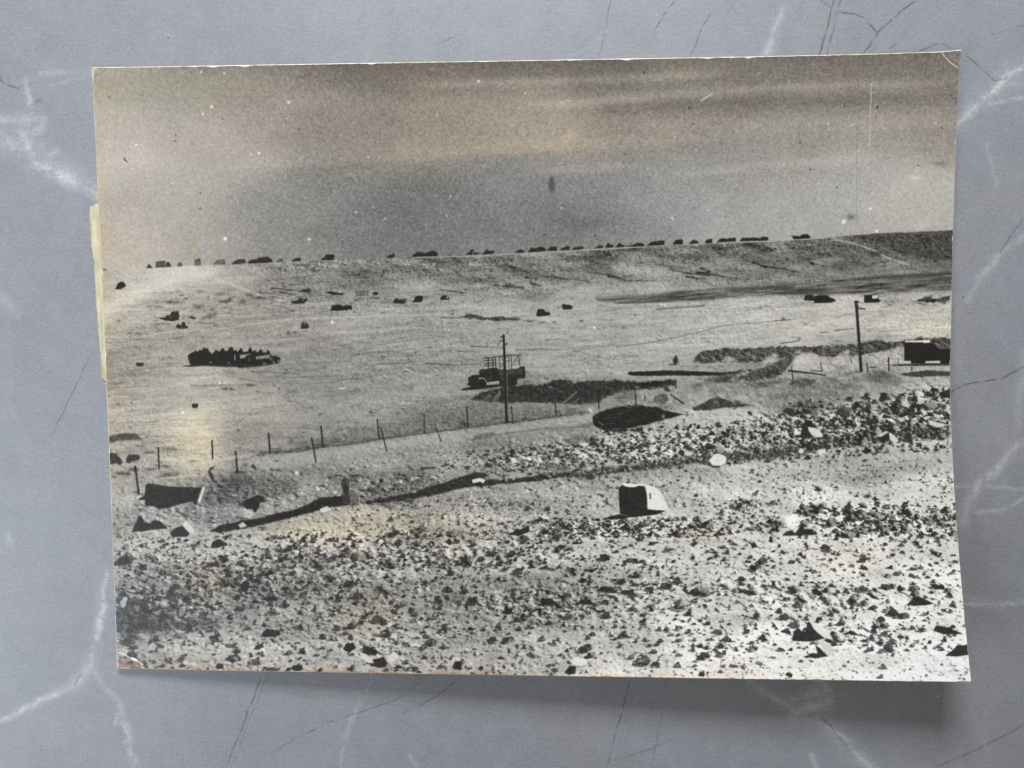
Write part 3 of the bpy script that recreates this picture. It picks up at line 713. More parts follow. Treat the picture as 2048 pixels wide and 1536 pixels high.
pline([(469.5, 710), (470, 721)], 2.0, 150, .9); blob(421, 724, 3, 1.3, 90); blob(457, 725, 2.5, 1.5, 90); blob(528, 727, 3, 1.5, 110); blob(541, 717, 2.5, 3, 80)
blob(557, 722, 2.5, 3, 90); blob(498, 718, 1.6, 5, 40); blob(547, 721, 3, 5, 30); blob(389, 716, 1.5, 6, 18); blob(432, 717, 1.2, 7, 22); blob(553, 712, 7, 2.5, -40)
pline([(545, 725), (552, 727)], 2, 140, .7)
# ---- the lorry and the telegraph pole
poly([(918, 780), (930, 776), (945, 773), (990, 769), (1035, 766), (1012, 772), (985, 775), (960, 779), (925, 781)], 40, 1, .5)
poly([(933, 770), (935, 767), (937, 765), (936, 757), (938, 754), (942, 753), (943, 750), (962, 749), (968, 750), (975, 753), (985, 740), (995, 738), (1010, 740), (1035, 737),
      (1042, 733), (1049, 732), (1051, 745), (1050, 757), (1046, 757.5), (1036, 757), (1034, 764), (1033, 769), (1026, 772), (1000, 770), (998, 764), (975, 766), (970, 771), (962, 777), (945, 776), (938, 771)], 44, 1, .45)
poly([(957.5, 747), (958, 742), (963, 738), (972, 738), (985, 735), (996, 736), (997, 752), (970, 753), (960, 749)], 42, 1, .4)
poly([(962, 746), (963, 741.5), (969, 741), (968, 745)], 78, .8, .5); poly([(972, 745), (984, 741), (984, 746)], 62, .6, .6)
pline([(957, 758), (962, 756), (968, 757), (972, 762), (973.5, 769)], 2.4, 132, .95); pline([(972, 767), (985, 765.5), (998, 763.5)], 3.4, 164, .95)
poly([(999, 740), (1030, 739), (1045, 736), (1045, 747), (1000, 750)], 76, .75, .6, 16)
for x in (1004, 1013, 1021, 1030, 1037, 1042):
    pline([(x, 738), (x + .5, 749)], 1.5, 52, .7)
poly([(1000, 752), (1008, 752), (1008, 762), (1000, 761)], 70, .6, .8); blob(1027, 767, 2.2, 2.2, 70); blob(980, 757, 3, 5, 20)
poly(ell(966, 768, 7.5, 8), 34, .9, .5); poly(ell(1029, 766, 5, 5), 36, .9, .5)
for y in (716.5, 721.5, 727, 731.5):
    pline([(968.5, y), (992, y - 1.6)], 1.9, 48)
for x in (976, 985, 991):
    pline([(x, 715), (x + 1, 737)], 2.2, 46)
pline([(985, 714.5), (1010, 711), (1043, 710)], 1.7, 54); pline([(998, 712), (1000, 738)], 1.9, 58)
pline([(1017, 711), (1018.5, 738)], 1.7, 62); pline([(1022, 711), (1023.5, 740)], 1.9, 52); pline([(1037, 711), (1040.5, 735)], 1.7, 52)
pline([(1036, 711), (1024, 732)], 1.4, 66); pline([(1000, 712), (1008, 724), (1001, 736)], 1.5, 60); pline([(1012, 712), (1009, 738)], 1.3, 84)

# ---- dark spoil banks and pits
STR = .6 * fbm(14, 6, 111, 3, .5) + .25 * EM1 + .25 * EM2
poly([(940, 800), (955, 790), (970, 783), (990, 777), (1010, 773), (1050, 770), (1085, 770), (1087, 766), (1100, 761), (1130, 760), (1150, 764), (1170, 761), (1200, 762), (1230, 760),
      (1250, 762), (1280, 764), (1310, 762), (1340, 759), (1354, 764), (1352, 772), (1330, 776), (1300, 779), (1250, 781), (1232, 786), (1206, 796), (1190, 806), (1160, 809), (1120, 807),
      (1080, 806), (1050, 804), (1010, 808), (990, 806), (960, 802)], 50, .96, 1.0, 20, 1.8, 5, texs=STR)
poly([(985, 800), (996, 784), (1002, 780), (1000, 792), (992, 803)], 120, .7, 1.2, 20); poly([(968, 800), (976, 788), (984, 786), (978, 800)], 112, .6, 1.4, 24)
pline([(1126, 806), (1140, 795), (1154, 783)], 4, 132, .6); pline([(1145, 807), (1158, 796)], 3, 120, .5); blob(1101, 774, 4, 2, 70)
poly([(940, 802), (960, 800), (1010, 808), (1060, 808), (1130, 812), (1200, 804), (1190, 822), (1120, 832), (1020, 846), (960, 850), (930, 830), (900, 828)], 128, .55, 4, 34, texs=fbm(9, 4, 115, 3, .12))
poly([(1255, 748), (1260, 743), (1300, 742), (1345, 740.5), (1400, 743), (1440, 745), (1470, 743), (1496, 738), (1470, 747), (1440, 751), (1400, 752), (1350, 751.5), (1300, 752), (1264, 751.5)], 42, 1, .7, 8, .6)
poly([(1405, 760), (1430, 752), (1470, 745), (1500, 738), (1508, 744), (1490, 758), (1470, 766), (1430, 766)], 82, .7, 1.5, 26)
poly(ell(1351, 721, 5.5, 7.5, 12, 0, .08), 58, 1, .6); poly(ell(1352, 713, 2.6, 2.6), 70, 1, .4); pline([(1337, 729), (1353, 729)], 2.6, 66); blob(1358, 725, 2, 1.5, -60)
poly([(1383, 724), (1393, 711), (1404, 703), (1430, 698), (1447, 695), (1480, 698), (1510, 696), (1550, 692), (1580, 693), (1600, 695), (1640, 692), (1680, 690), (1700, 688), (1718, 688), (1735, 683),
      (1752, 680), (1770, 682), (1790, 685), (1812, 680), (1835, 675), (1870, 676), (1960, 677), (1960, 696), (1880, 698), (1800, 694), (1770, 702), (1740, 706), (1700, 712), (1660, 714), (1620, 712),
      (1580, 716), (1540, 720), (1500, 724), (1440, 726), (1400, 726)], 72, .95, .8, 40, 1.6, 5, texs=.6 * fbm(16, 8, 117, 3, .2) + .35 * EM2 + .3 * EM1)
for pts in ([(1520, 728), (1535, 712), (1550, 705), (1556, 712), (1545, 728)], [(1440, 722), (1455, 712), (1470, 718), (1460, 726)], [(1588, 705), (1600, 699), (1604, 706), (1592, 710)],
            [(1660, 726), (1680, 705), (1700, 700), (1695, 716), (1690, 732)], [(1735, 715), (1760, 706), (1800, 700), (1806, 724), (1750, 728)], [(1700, 720), (1716, 712), (1718, 736), (1704, 738)]):
    poly(pts, 186, .85, 1.8, 22, 1.2)
poly([(1455, 760), (1480, 748), (1520, 736), (1560, 718), (1585, 708), (1610, 704), (1634, 708), (1655, 722), (1674, 738), (1688, 750), (1660, 754), (1600, 754), (1540, 760), (1500, 764)], 158, .92, 1.2, 26, .8)
poly([(1468, 758), (1500, 744), (1540, 730), (1580, 710), (1600, 706), (1585, 724), (1570, 742), (1550, 756), (1500, 764)], 74, .9, 1.6, 34, 1.2)
poly([(1590, 712), (1620, 706), (1650, 720), (1672, 738), (1640, 748), (1600, 742), (1584, 740)], 186, .85, 1.8, 16)
pline([(1576, 741), (1600, 744), (1630, 747), (1652, 751)], 4.5, 48, .95, 3); pline([(1620, 741), (1645, 743)], 3, 60, .8)
poly([(1582, 762), (1610, 757), (1632, 760), (1624, 772), (1600, 776), (1578, 770)], 62, .85, 1.0, 22, 1.4); poly([(1655, 758), (1672, 754), (1678, 764), (1664, 768)], 92, .7, 2, 20)
poly([(1720, 752), (1745, 742), (1765, 740), (1790, 752), (1812, 764), (1790, 772), (1750, 768)], 108, .75, 2, 26); pline([(1690, 747), (1722, 744)], 3, 92, .6)
blob(1708, 756, 5, 3, -60); blob(1748, 734, 5, 2, -80); blob(1742, 733, 3, 2, -60)
poly([(1540, 790), (1580, 786), (1640, 790), (1690, 800), (1640, 826), (1590, 830), (1540, 824), (1520, 805)], 128, .6, 4, 26); poly([(1560, 815), (1610, 800), (1640, 808), (1620, 830), (1570, 832)], 96, .6, 3, 26)
poly([(1280, 782), (1335, 776), (1400, 770), (1450, 770), (1490, 790), (1520, 810), (1480, 812), (1440, 796), (1400, 810), (1340, 806), (1300, 800)], 158, .6, 3, 46, texs=fbm(7, 10, 121, 3, -.8))
poly([(1226, 784), (1250, 781), (1280, 781), (1270, 800), (1240, 806), (1222, 802)], 122, .6, 3, 26)
poly([(1304, 806), (1310, 793), (1320, 788), (1336, 788), (1338, 800), (1326, 808)], 78, .8, 1.2, 24); pline([(1341, 790), (1354, 799), (1368, 808)], 4, 54, .95)
poly([(1326, 779), (1334, 772), (1342, 782), (1334, 784)], 48, .9, 1)
poly([(1384, 816), (1405, 806), (1420, 798), (1433, 794), (1450, 797), (1476, 806), (1512, 811), (1480, 815), (1440, 816), (1420, 820), (1390, 822)], 58, .95, 1.0, 20, 1.0)
pline([(1470, 800), (1480, 806)], 5, 54, .8); pline([(1450, 786), (1474, 806)], 3, 92, .6)
poly([(1184, 842), (1186, 830), (1200, 824), (1230, 815), (1250, 811), (1280, 810), (1310, 813), (1328, 820), (1350, 825), (1368, 828), (1345, 836), (1322, 841), (1290, 850), (1262, 857), (1232, 864), (1206, 861), (1190, 852)], 40, 1, .8, 7, 1.0, 6)
for (x, y, w) in [(1222, 836, 16), (1240, 828, 10), (1216, 848, 12), (1260, 842, 9), (1228, 858, 14), (1250, 822, 10)]:
    pline([(x - w, y + 1), (x + w, y - 1.5)], 1.6, 88, .55)
blob(1326, 832, 3, 4, 90); poly([(1177, 818), (1182, 816), (1186, 827), (1180, 829)], 214, .95, .5)
# gouged earth between the banks: short raked strokes, and hollows
for (xa, xb, ya, yb, n) in [(1236, 1500, 768, 812, 150), (1470, 1700, 752, 800, 150), (1560, 1800, 772, 832, 120), (1640, 1800, 690, 745, 90), (1395, 1560, 700, 728, 70), (930, 1200, 806, 846, 90)]:
    for k in range(n):
        x, y = rng.uniform(xa, xb), rng.uniform(ya, yb); l = rng.uniform(4, 15); a_ = rng.uniform(.3, 1.1)
        pline([(x, y), (x + l * math.cos(a_), y + l * math.sin(a_) * .8)], rng.uniform(1.5, 3.6), rng.choice([72, 88, 104, 178, 190]), rng.uniform(.2, .6), .8)
for (x, y, rx, ry, v) in [(1250, 792, 14, 8, -28), (1300, 768, 24, 5, -40), (1395, 770, 20, 5, -46), (1430, 780, 10, 8, -30), (1520, 770, 24, 6, -34), (1560, 792, 26, 7, -22), (1690, 772, 22, 6, -34), (1620, 815, 34, 10, -26),
                          (1760, 752, 26, 8, -26), (1700, 820, 20, 6, -20), (1450, 758, 22, 5, -44), (1380, 792, 10, 10, 24), (1480, 798, 16, 7, 26), (1600, 720, 22, 8, 18), (1545, 745, 16, 6, -30), (1180, 848, 20, 4, -30)]:
    blob(x, y, rx, ry, v, 1, -.15)
poly([(1560, 778), (1600, 764), (1650, 770), (1700, 790), (1752, 792), (1700, 798), (1640, 796), (1590, 800)], 112, .4, 3, 22)
# ---- box-bodied truck cut by the right edge
poly([(1774, 731), (1800, 728), (1840, 727), (1960, 726), (1960, 730), (1820, 732)], 50, .95, .6); poly([(1792, 749), (1820, 744), (1855, 740), (1890, 743), (1960, 744), (1960, 750), (1880, 752), (1830, 754)], 54, .9, .8, 10, .8)
poly([(1808.5, 685), (1850, 685), (1868, 687), (1874, 692), (1880, 697), (1960, 698), (1960, 727), (1822, 727), (1822, 722.5), (1808.5, 722)], 38, 1, .45)
poly([(1809, 684), (1812, 681.5), (1846, 681), (1848, 680), (1860, 680.5), (1860, 684.5), (1850, 686), (1846, 684.5)], 222, 1, .4)
poly([(1808, 722.5), (1821, 722.5), (1821, 725.5), (1807, 725)], 206, .95, .4); poly([(1852, 722.5), (1880, 721.5), (1880, 726), (1850, 726)], 206, .95, .4)
pline([(1872, 692), (1881, 697), (1900, 697)], 1.6, 110, .7)
# ---- posts
pline([(1007, 668), (1008, 690), (1011, 770), (1013.5, 847)], 4.6, 44, 1, 6.2); pline([(1013.5, 748), (1014.8, 790), (1015.4, 830)], 1.3, 118, .7)
poly(ell(1003, 674, 3, 2), 50, .9, .4); poly(ell(1013, 688, 2.6, 2.4), 54, .9, .4); pline([(1005, 681), (1001, 681), (997.5, 686), (996, 692)], 1.8, 52)
pline([(1711.5, 601), (1714, 625), (1722.5, 744)], 6.2, 48, 1, 6.6); pline([(1708, 602.5), (1719, 604)], 3.2, 50); pline([(1710, 612), (1718, 613)], 2.6, 54); pline([(1712, 640), (1719, 730)], 1.2, 92, .6)
POSTS = [((316.5, 894), (318, 938), 3.4), ((424, 880), (425.5, 918), 3.4), ((471, 902), (475, 946), 4), ((270, 931), (278, 990), 4.2), ((537, 866), (540.5, 908), 3.8), ((623, 875), (632, 925), 3.4),
         ((642, 851), (646, 896), 3.4), ((754.5, 837), (758, 877), 3.0), ((762, 855), (773.5, 903), 2.8), ((848, 826), (849, 866), 2.6), ((868, 845), (883, 884), 2), ((933, 813), (936.5, 854), 3.2),
         ((1022.5, 812), (1026, 848), 2.6), ((1110.5, 806), (1113, 833), 2.8), ((1195.5, 783), (1198, 818), 2.8), ((1270, 777), (1272, 812), 3.0), ((1289.5, 790), (1290, 802), 2.2), ((1351, 758), (1352.5, 778), 2.2),
         ((1499.5, 740), (1502, 760), 2.4), ((1583, 732), (1586, 760), 1.8), ((1640.5, 724), (1645, 742), 2), ((1733.5, 726), (1736, 744), 2.6), ((1777, 714), (1778, 743), 3), ((1824, 734), (1823.5, 742), 2.4), ((1797, 716), (1797, 726), 1.6), ((1702, 716), (1703, 726), 1.4)]
for a, b, w in POSTS:
    pline([a, b], w, 52, .95)
poly(ell(1500, 740.5, 3.4, 2.2), 50, .9); blob(581, 882, 8, 8, -34); poly([(916, 838), (922, 834), (935, 834), (936, 850), (920, 853)], 84, .75, 1)
fx = [(500, 914), (540, 907), (600, 902), (650, 894), (700, 890), (760, 879), (810, 873), (850, 866), (900, 860), (940, 855), (985, 849), (1020, 846), (1080, 838), (1150, 828)]
fp = np.array(fx, dtype=float)
for k in range(330):
    x = rng.uniform(500, 1170); y = np.interp(x, fp[:, 0], fp[:, 1]) - abs(rng.normal(0, 6)) + rng.normal(0, 1.5)
    blob(x, y, rng.uniform(3, 10), rng.uniform(1.0, 2.2), -rng.uniform(12, 48), 1, -.15)
poly([(500, 916), (600, 904), (700, 892), (850, 868), (940, 857), (1150, 832), (1190, 840), (1000, 868), (860, 890), (740, 905), (640, 926), (560, 935), (500, 940)], 172, .6, 5, 10)
poly([(560, 904), (640, 880), (740, 850), (860, 828), (960, 818), (1080, 815), (1180, 818), (1160, 828), (1020, 846), (940, 855), (850, 866), (760, 879), (650, 894)], 108, .6, 4, 26)
pline(roughen(fx[1:], .8, 30)[:-1], 1.8, 76, .6)

for a, b, w in POSTS:
    pline([a, b], w, 52, .9)
pline([(1009, 730), (1011, 770), (1013.5, 847)], 5.2, 44, 1, 6.2); pline([(1013.5, 748), (1014.8, 790), (1015.4, 830)], 1.3, 118, .7)
# ---- left foreground: dugout, barrels, mounds
K2 = 50
poly([(200, 876), (235, 869), (250, 866), (272, 867), (284, 879), (262, 880), (235, 882), (218, 888), (200, 890)], 66, .9, 1.6, 14); pline([(282, 878), (291, 876), (298, 870)], 1.8, 84, .8)
poly([(205, 908), (224, 905), (233, 908), (240, 916), (246, 926), (240, 931), (234, 926), (224, 928), (205, 928)], K2, .95, .8, 6, .8); poly([(252, 917), (256, 909), (264, 908), (270, 909), (278, 910), (281, 915), (276, 921), (264, 922), (258, 927), (252, 925)], K2, .95, .8, 6, .6)
for (x, y, rx, ry) in [(266, 938, 10, 4), (300, 938, 10, 3.5), (330, 932, 10, 2.5), (256, 948, 5, 4), (285, 955, 2.5, 2.5), (385, 922, 9, 2.5), (244, 946, 12, 3), (228, 953, 4, 2.5), (270, 984, 5, 3), (297, 905, 10, 3), (340, 897, 18, 4), (490, 930, 4, 3), (480, 944, 12, 3), (552, 921, 3.5, 2), (555, 940, 8, 2.5), (676, 951, 9, 2), (657, 955, 7, 2.4), (712, 951, 14, 2.4), (644, 971, 6, 2)]:
    blob(x, y, rx, ry, -72)
poly([(310, 955), (322, 948), (340, 943), (362, 946), (352, 954), (330, 956)], 98, .8, 2.0, 10); pline([(322, 957), (360, 953), (410, 950)], 3, 206, .6)
pline([(360, 930), (440, 920), (520, 905)], 6, 196, .4)
poly([(410, 985), (430, 968), (450, 958), (500, 950), (560, 952), (600, 962), (590, 985), (530, 1000), (480, 1010), (440, 1015), (410, 1010)], 100, .8, 4, 34); poly([(430, 960), (470, 950), (500, 955), (490, 975), (450, 985)], 76, .6, 4, 26)
poly([(291, 970), (297, 966), (310, 968), (340, 973), (380, 974), (404, 975), (400, 985), (396, 1000), (393, 1009), (388, 1011), (386, 1003), (370, 1006), (355, 1010), (340, 1015), (318, 1019), (308, 1013), (292, 1012), (289, 1007), (291, 1000), (278, 1000), (277, 997), (287, 992), (290, 985)], 46, 1, .7)
poly([(405.5, 975), (411, 973), (400, 1006), (395.5, 1005)], 212, 1, .5); poly([(294, 966), (330, 958), (380, 962), (405, 970), (404, 974), (340, 971)], 150, .7, 1.6, 26)
poly([(415, 942), (420, 939), (426, 950), (431, 963), (427, 965), (421, 958)], 56, .95, .5); poly([(418, 939), (420, 935), (430, 932), (427, 938), (421, 941)], 56, .95, .5); poly([(500, 931), (508, 928), (514, 936), (511, 941), (505, 936)], 62, .9, .6)
for k in range(70):
    x = rng.uniform(405, 500); y = rng.uniform(958, 1050); blob(x, y, rng.uniform(1.5, 6), rng.uniform(1, 3.5), rng.choice([-60, -50, -40, 60]) * rng.uniform(.5, 1))
for k in range(90):
    x = rng.uniform(235, 420); y = rng.uniform(1008, 1075); blob(x, y, rng.uniform(1.5, 8), rng.uniform(1.2, 4), rng.choice([-46, -34, 26]) * rng.uniform(.5, 1))
poly([(484, 1004), (500, 996), (515, 990), (526, 992), (531, 1003), (519, 1006), (519, 1014), (510, 1026), (503, 1018), (494, 1020), (486, 1012)], 46, 1, .7)
poly([(484, 1020), (496, 1018), (508, 1024), (506, 1034), (490, 1036)], 190, .8, .8, 14)
poly([(418, 1063), (440, 1050), (480, 1042), (520, 1036), (556, 1026), (590, 1020), (620, 1006), (640, 995), (670, 992), (690, 990), (708, 996), (706, 1006), (690, 1012), (664, 1014), (640, 1020), (600, 1031), (560, 1041), (500, 1055), (440, 1065)], 44, 1, .9, 5, .8)
poly(ell(690.5, 967, 9, 11, 16), 76, 1, .6); poly([(684, 974), (697, 972), (699, 983), (692, 988), (686, 986)], 58, 1, .5); poly([(686, 989), (694, 981), (708, 980), (716, 990), (718, 1001), (713, 1012), (700, 1011), (688, 1006)], 118, 1, .7, 8)
poly([(697, 978), (712, 978), (722, 990), (722, 1006), (716, 1010)], 150, .5, 2.0)
poly([(686, 989), (694, 981), (706, 980), (714, 987), (718, 1000), (713, 1012), (700, 1011), (688, 1006)], 104, .95, .5, 4)
poly([(684, 992), (694, 983), (699, 990), (700, 1010), (690, 1010)], 54, .9, 1.2); poly(ell(690.5, 966, 8.5, 10.5, 16), 66, 1, .5); poly([(692, 960), (698, 962), (698, 972), (693, 974)], 96, .6, 1.0); poly([(686, 974), (696, 973), (698, 984), (690, 987)], 52, 1, .5)
poly([(720, 995), (735, 980), (760, 965), (790, 952), (815, 946), (850, 950), (858, 966), (830, 982), (790, 992), (750, 1000), (725, 1002)], 106, .7, 2.0, 46)
for k in range(80):
    t = rng.random(); x = 720 + t * 130; y = 990 - t * 42 + rng.normal(0, 10); blob(x, y, rng.uniform(1.5, 4), rng.uniform(1.2, 3), rng.choice([-62, -48, 46]))
# long shadow and rocky lip running to the right
poly([(715, 1004), (760, 998), (820, 986), (860, 972), (900, 962), (930, 950), (955, 944), (968, 946), (980, 950), (960, 958), (1000, 960), (1080, 950), (1140, 944), (1150, 950), (1080, 962), (1000, 968), (930, 976), (860, 992), (800, 1002), (740, 1008)], 48, .96, 1.0, 14, 1.4, 6)
lip = [(1140, 947), (1200, 938), (1260, 930), (1330, 922), (1400, 912), (1470, 904), (1540, 896), (1620, 886), (1700, 872), (1780, 862), (1900, 850)]
poly(lip + [(1900, 872), (1780, 884), (1700, 892), (1620, 906), (1540, 918), (1470, 922), (1400, 926), (1330, 936), (1260, 944), (1200, 952), (1140, 958)], 62, .9, 2.0, 30, 2.2, 7, texs=.6 * fbm(8, 5, 131, 3, .1) + .5 * EM2)
pline([(945, 963), (962, 959), (968, 964)], 7, 222, .95); pline([(1180, 1010), (1300, 1004)], 2, 130, .3)
pline([(840, 937), (872, 935)], 4, 58, .9); pline([(885, 932), (895, 930)], 4, 60, .9); poly([(944, 877), (960, 868), (985, 864), (1000, 870), (965, 878), (942, 882)], 86, .7, 1.5, 14); pline([(1000, 868), (1080, 858), (1180, 852)], 3, 92, .5)
poly([(1125, 878), (1160, 870), (1190, 874), (1200, 882), (1160, 886), (1130, 886)], 88, .7, 2, 18)

# ---- stones: a dark face towards the viewer, a pale top and right side
def stone(x, y, w, h, dark, light, ta=.9):
    r = rng
    tilt = r.uniform(-.25, .25) + .3 * float(x > 1450)
    n = r.integers(6, 10)
    ang = np.arange(n) * 2 * math.pi / n + r.uniform(0, 1) + r.normal(0, .15, n)
    rad = r.uniform(.66, 1.12, n)
    px, py = np.cos(ang) * w * .5 * rad, np.sin(ang) * h * .5 * rad
    py = np.where(py > 0, py * .7, py * 1.15)
    c, s_ = math.cos(tilt), math.sin(tilt)
    pts = np.stack([x + px * c - py * s_, y + px * s_ + py * c], -1)
    if r.random() < .8:                        # its shadow, falling left and towards us
        poly(pts * (1, .55) + (-w * r.uniform(.15, .4), y * .45 + h * .22), dark - 4, ta * r.uniform(.6, .95), .5)
    res = pmask(pts)
    if res is None:
        return
    x0, y0, mk = res
    sl = (slice(y0 - Y0, y0 - Y0 + mk.shape[0]), slice(x0 - X0, x0 - X0 + mk.shape[1]))
    a_ = r.uniform(-.9, .35)
    t = ((XX[sl] - x) * math.cos(a_) + (YY[sl] - y) * math.sin(a_) * w / h) / w
    split = r.uniform(-.22, .22) if light is not None else r.uniform(.15, .5)
    lt = light if light is not None else dark + 55
    v = dark + (lt - dark) * sm(split - .12, split + .16, t + .05 * EM1[sl]) + 5 * EM1[sl]
    A[sl] += (v - A[sl]) * mk * ta * r.uniform(.8, 1.0)
DEN = [  # x0, x1, y0, y1, count, size, contrast
    (1000, 1900, 866, 930, 620, 8.0, 1.0), (1180, 1560, 850, 920, 300, 8.5, 1.0), (1580, 1905, 790, 890, 230, 14.0, 1.0), (1560, 1905, 800, 900, 150, 8.0, 1.0), (1500, 1700, 826, 870, 90, 7.0, 1.0),
    (880, 1160, 895, 945, 190, 6.5, .8), (700, 1150, 1000, 1075, 330, 6.0, .7), (1100, 1520, 925, 1030, 170, 6.0, .7), (1500, 1905, 905, 1010, 210, 6.5, .8),
    (1600, 1920, 1010, 1075, 330, 12.0, 1.0), (1080, 1450, 1036, 1075, 300, 9.5, 1.0), (1440, 1560, 1000, 1065, 110, 8.5, .9), (240, 560, 1070, 1120, 120, 8.0, .8),
    (560, 1150, 1060, 1140, 470, 8.5, .85), (240, 700, 1110, 1220, 440, 9.0, .75), (700, 1350, 1120, 1260, 440, 8.5, .8), (1150, 1940, 1075, 1180, 360, 8.5, .9),
    (1350, 1940, 1170, 1300, 330, 10.0, .85), (260, 900, 1220, 1345, 260, 10.0, .7), (850, 1500, 1250, 1350, 200, 9.5, .7), (1500, 1940, 1300, 1360, 26, 9.0, .6),
    (235, 430, 1180, 1275, 120, 14.0, .6)]
for (xa, xb, ya, yb, n, sz, ct) in DEN:
    for k in range(int(n * 1.4)):
        x, y = rng.uniform(xa, xb), rng.uniform(ya, yb)
        if y < 930 and xb - xa > 200:
            y += -.07 * (x - (xa + xb) / 2)
        w = sz * (1 + .28 * float(ya > 1050)) * rng.lognormal(-.20, .48); h = w * rng.uniform(.45, .85)
        base = float(A[min(CH - 1, max(0, int(y - Y0))), min(CW - 1, max(0, int(x - X0)))])
        dk = 42 + (1 - ct) * 30 + (28 * rng.random() if rng.random() < .35 else 0)
        stone(x, y, w, h, dk, min(230, max(base + 14, 150) + rng.normal(0, 12)) if rng.random() < .74 else None, .62 + .36 * ct)
for k in range(5200):   # grit
    x, y = rng.uniform(235, 1935), rng.uniform(960, 1350)
    blob(x, y, rng.uniform(1, 2.6), rng.uniform(.8, 1.8), -rng.uniform(18, 70) if rng.random() < .7 else rng.uniform(14, 40))
# ---- single stones and the crate one can pick out
poly([(1418, 921), (1428, 909), (1437, 907), (1448, 911), (1453, 915), (1452, 924), (1441, 932), (1425, 930)], 218, 1, .6, 8); pline([(1416, 926), (1424, 933), (1440, 934)], 5, 58, .8)
poly([(1208, 1036), (1222, 1032), (1240, 1028), (1264, 1034), (1250, 1037), (1222, 1040)], 44, 1, .6)
poly([(1292, 969), (1310, 974), (1322, 984), (1330, 1000), (1337, 1018), (1330, 1021), (1296, 1020), (1292, 990)], 222, 1, .7, 8)
poly([(1237, 975), (1244, 970), (1252, 973), (1262, 972), (1272, 971), (1288, 970), (1292, 981), (1294, 990), (1295, 1018), (1310, 1020), (1332, 1021), (1315, 1029), (1300, 1031), (1264, 1035), (1240, 1027), (1238, 1005)], 42, 1, .5)
poly([(1244, 966), (1258, 967), (1275, 968), (1291, 969), (1289, 972), (1278, 971), (1270, 974), (1258, 974), (1252, 973), (1248, 971)], 224, 1, .4); pline([(1293, 972), (1297, 985), (1298, 1012)], 2.2, 226, .9); pline([(1300, 986), (1301, 998)], 3.4, 52, .9)
blob(1285, 1012, 9, 5, 14); pline([(1258, 984), (1262, 998)], 1.4, 74, .5)
blob(1585, 1041, 15, 15, 46, 2); blob(1549, 1048, 17, 9, -110, 1.5); blob(1600, 1030, 10, 8, 20)
poly([(1564, 1072), (1572, 1063), (1584, 1060), (1590, 1066), (1600, 1054), (1610, 1052), (1622, 1058), (1634, 1070), (1600, 1071)], 44, .95, .8); pline([(1608, 1056), (1625, 1056), (1640, 1066)], 4, 222, .7)
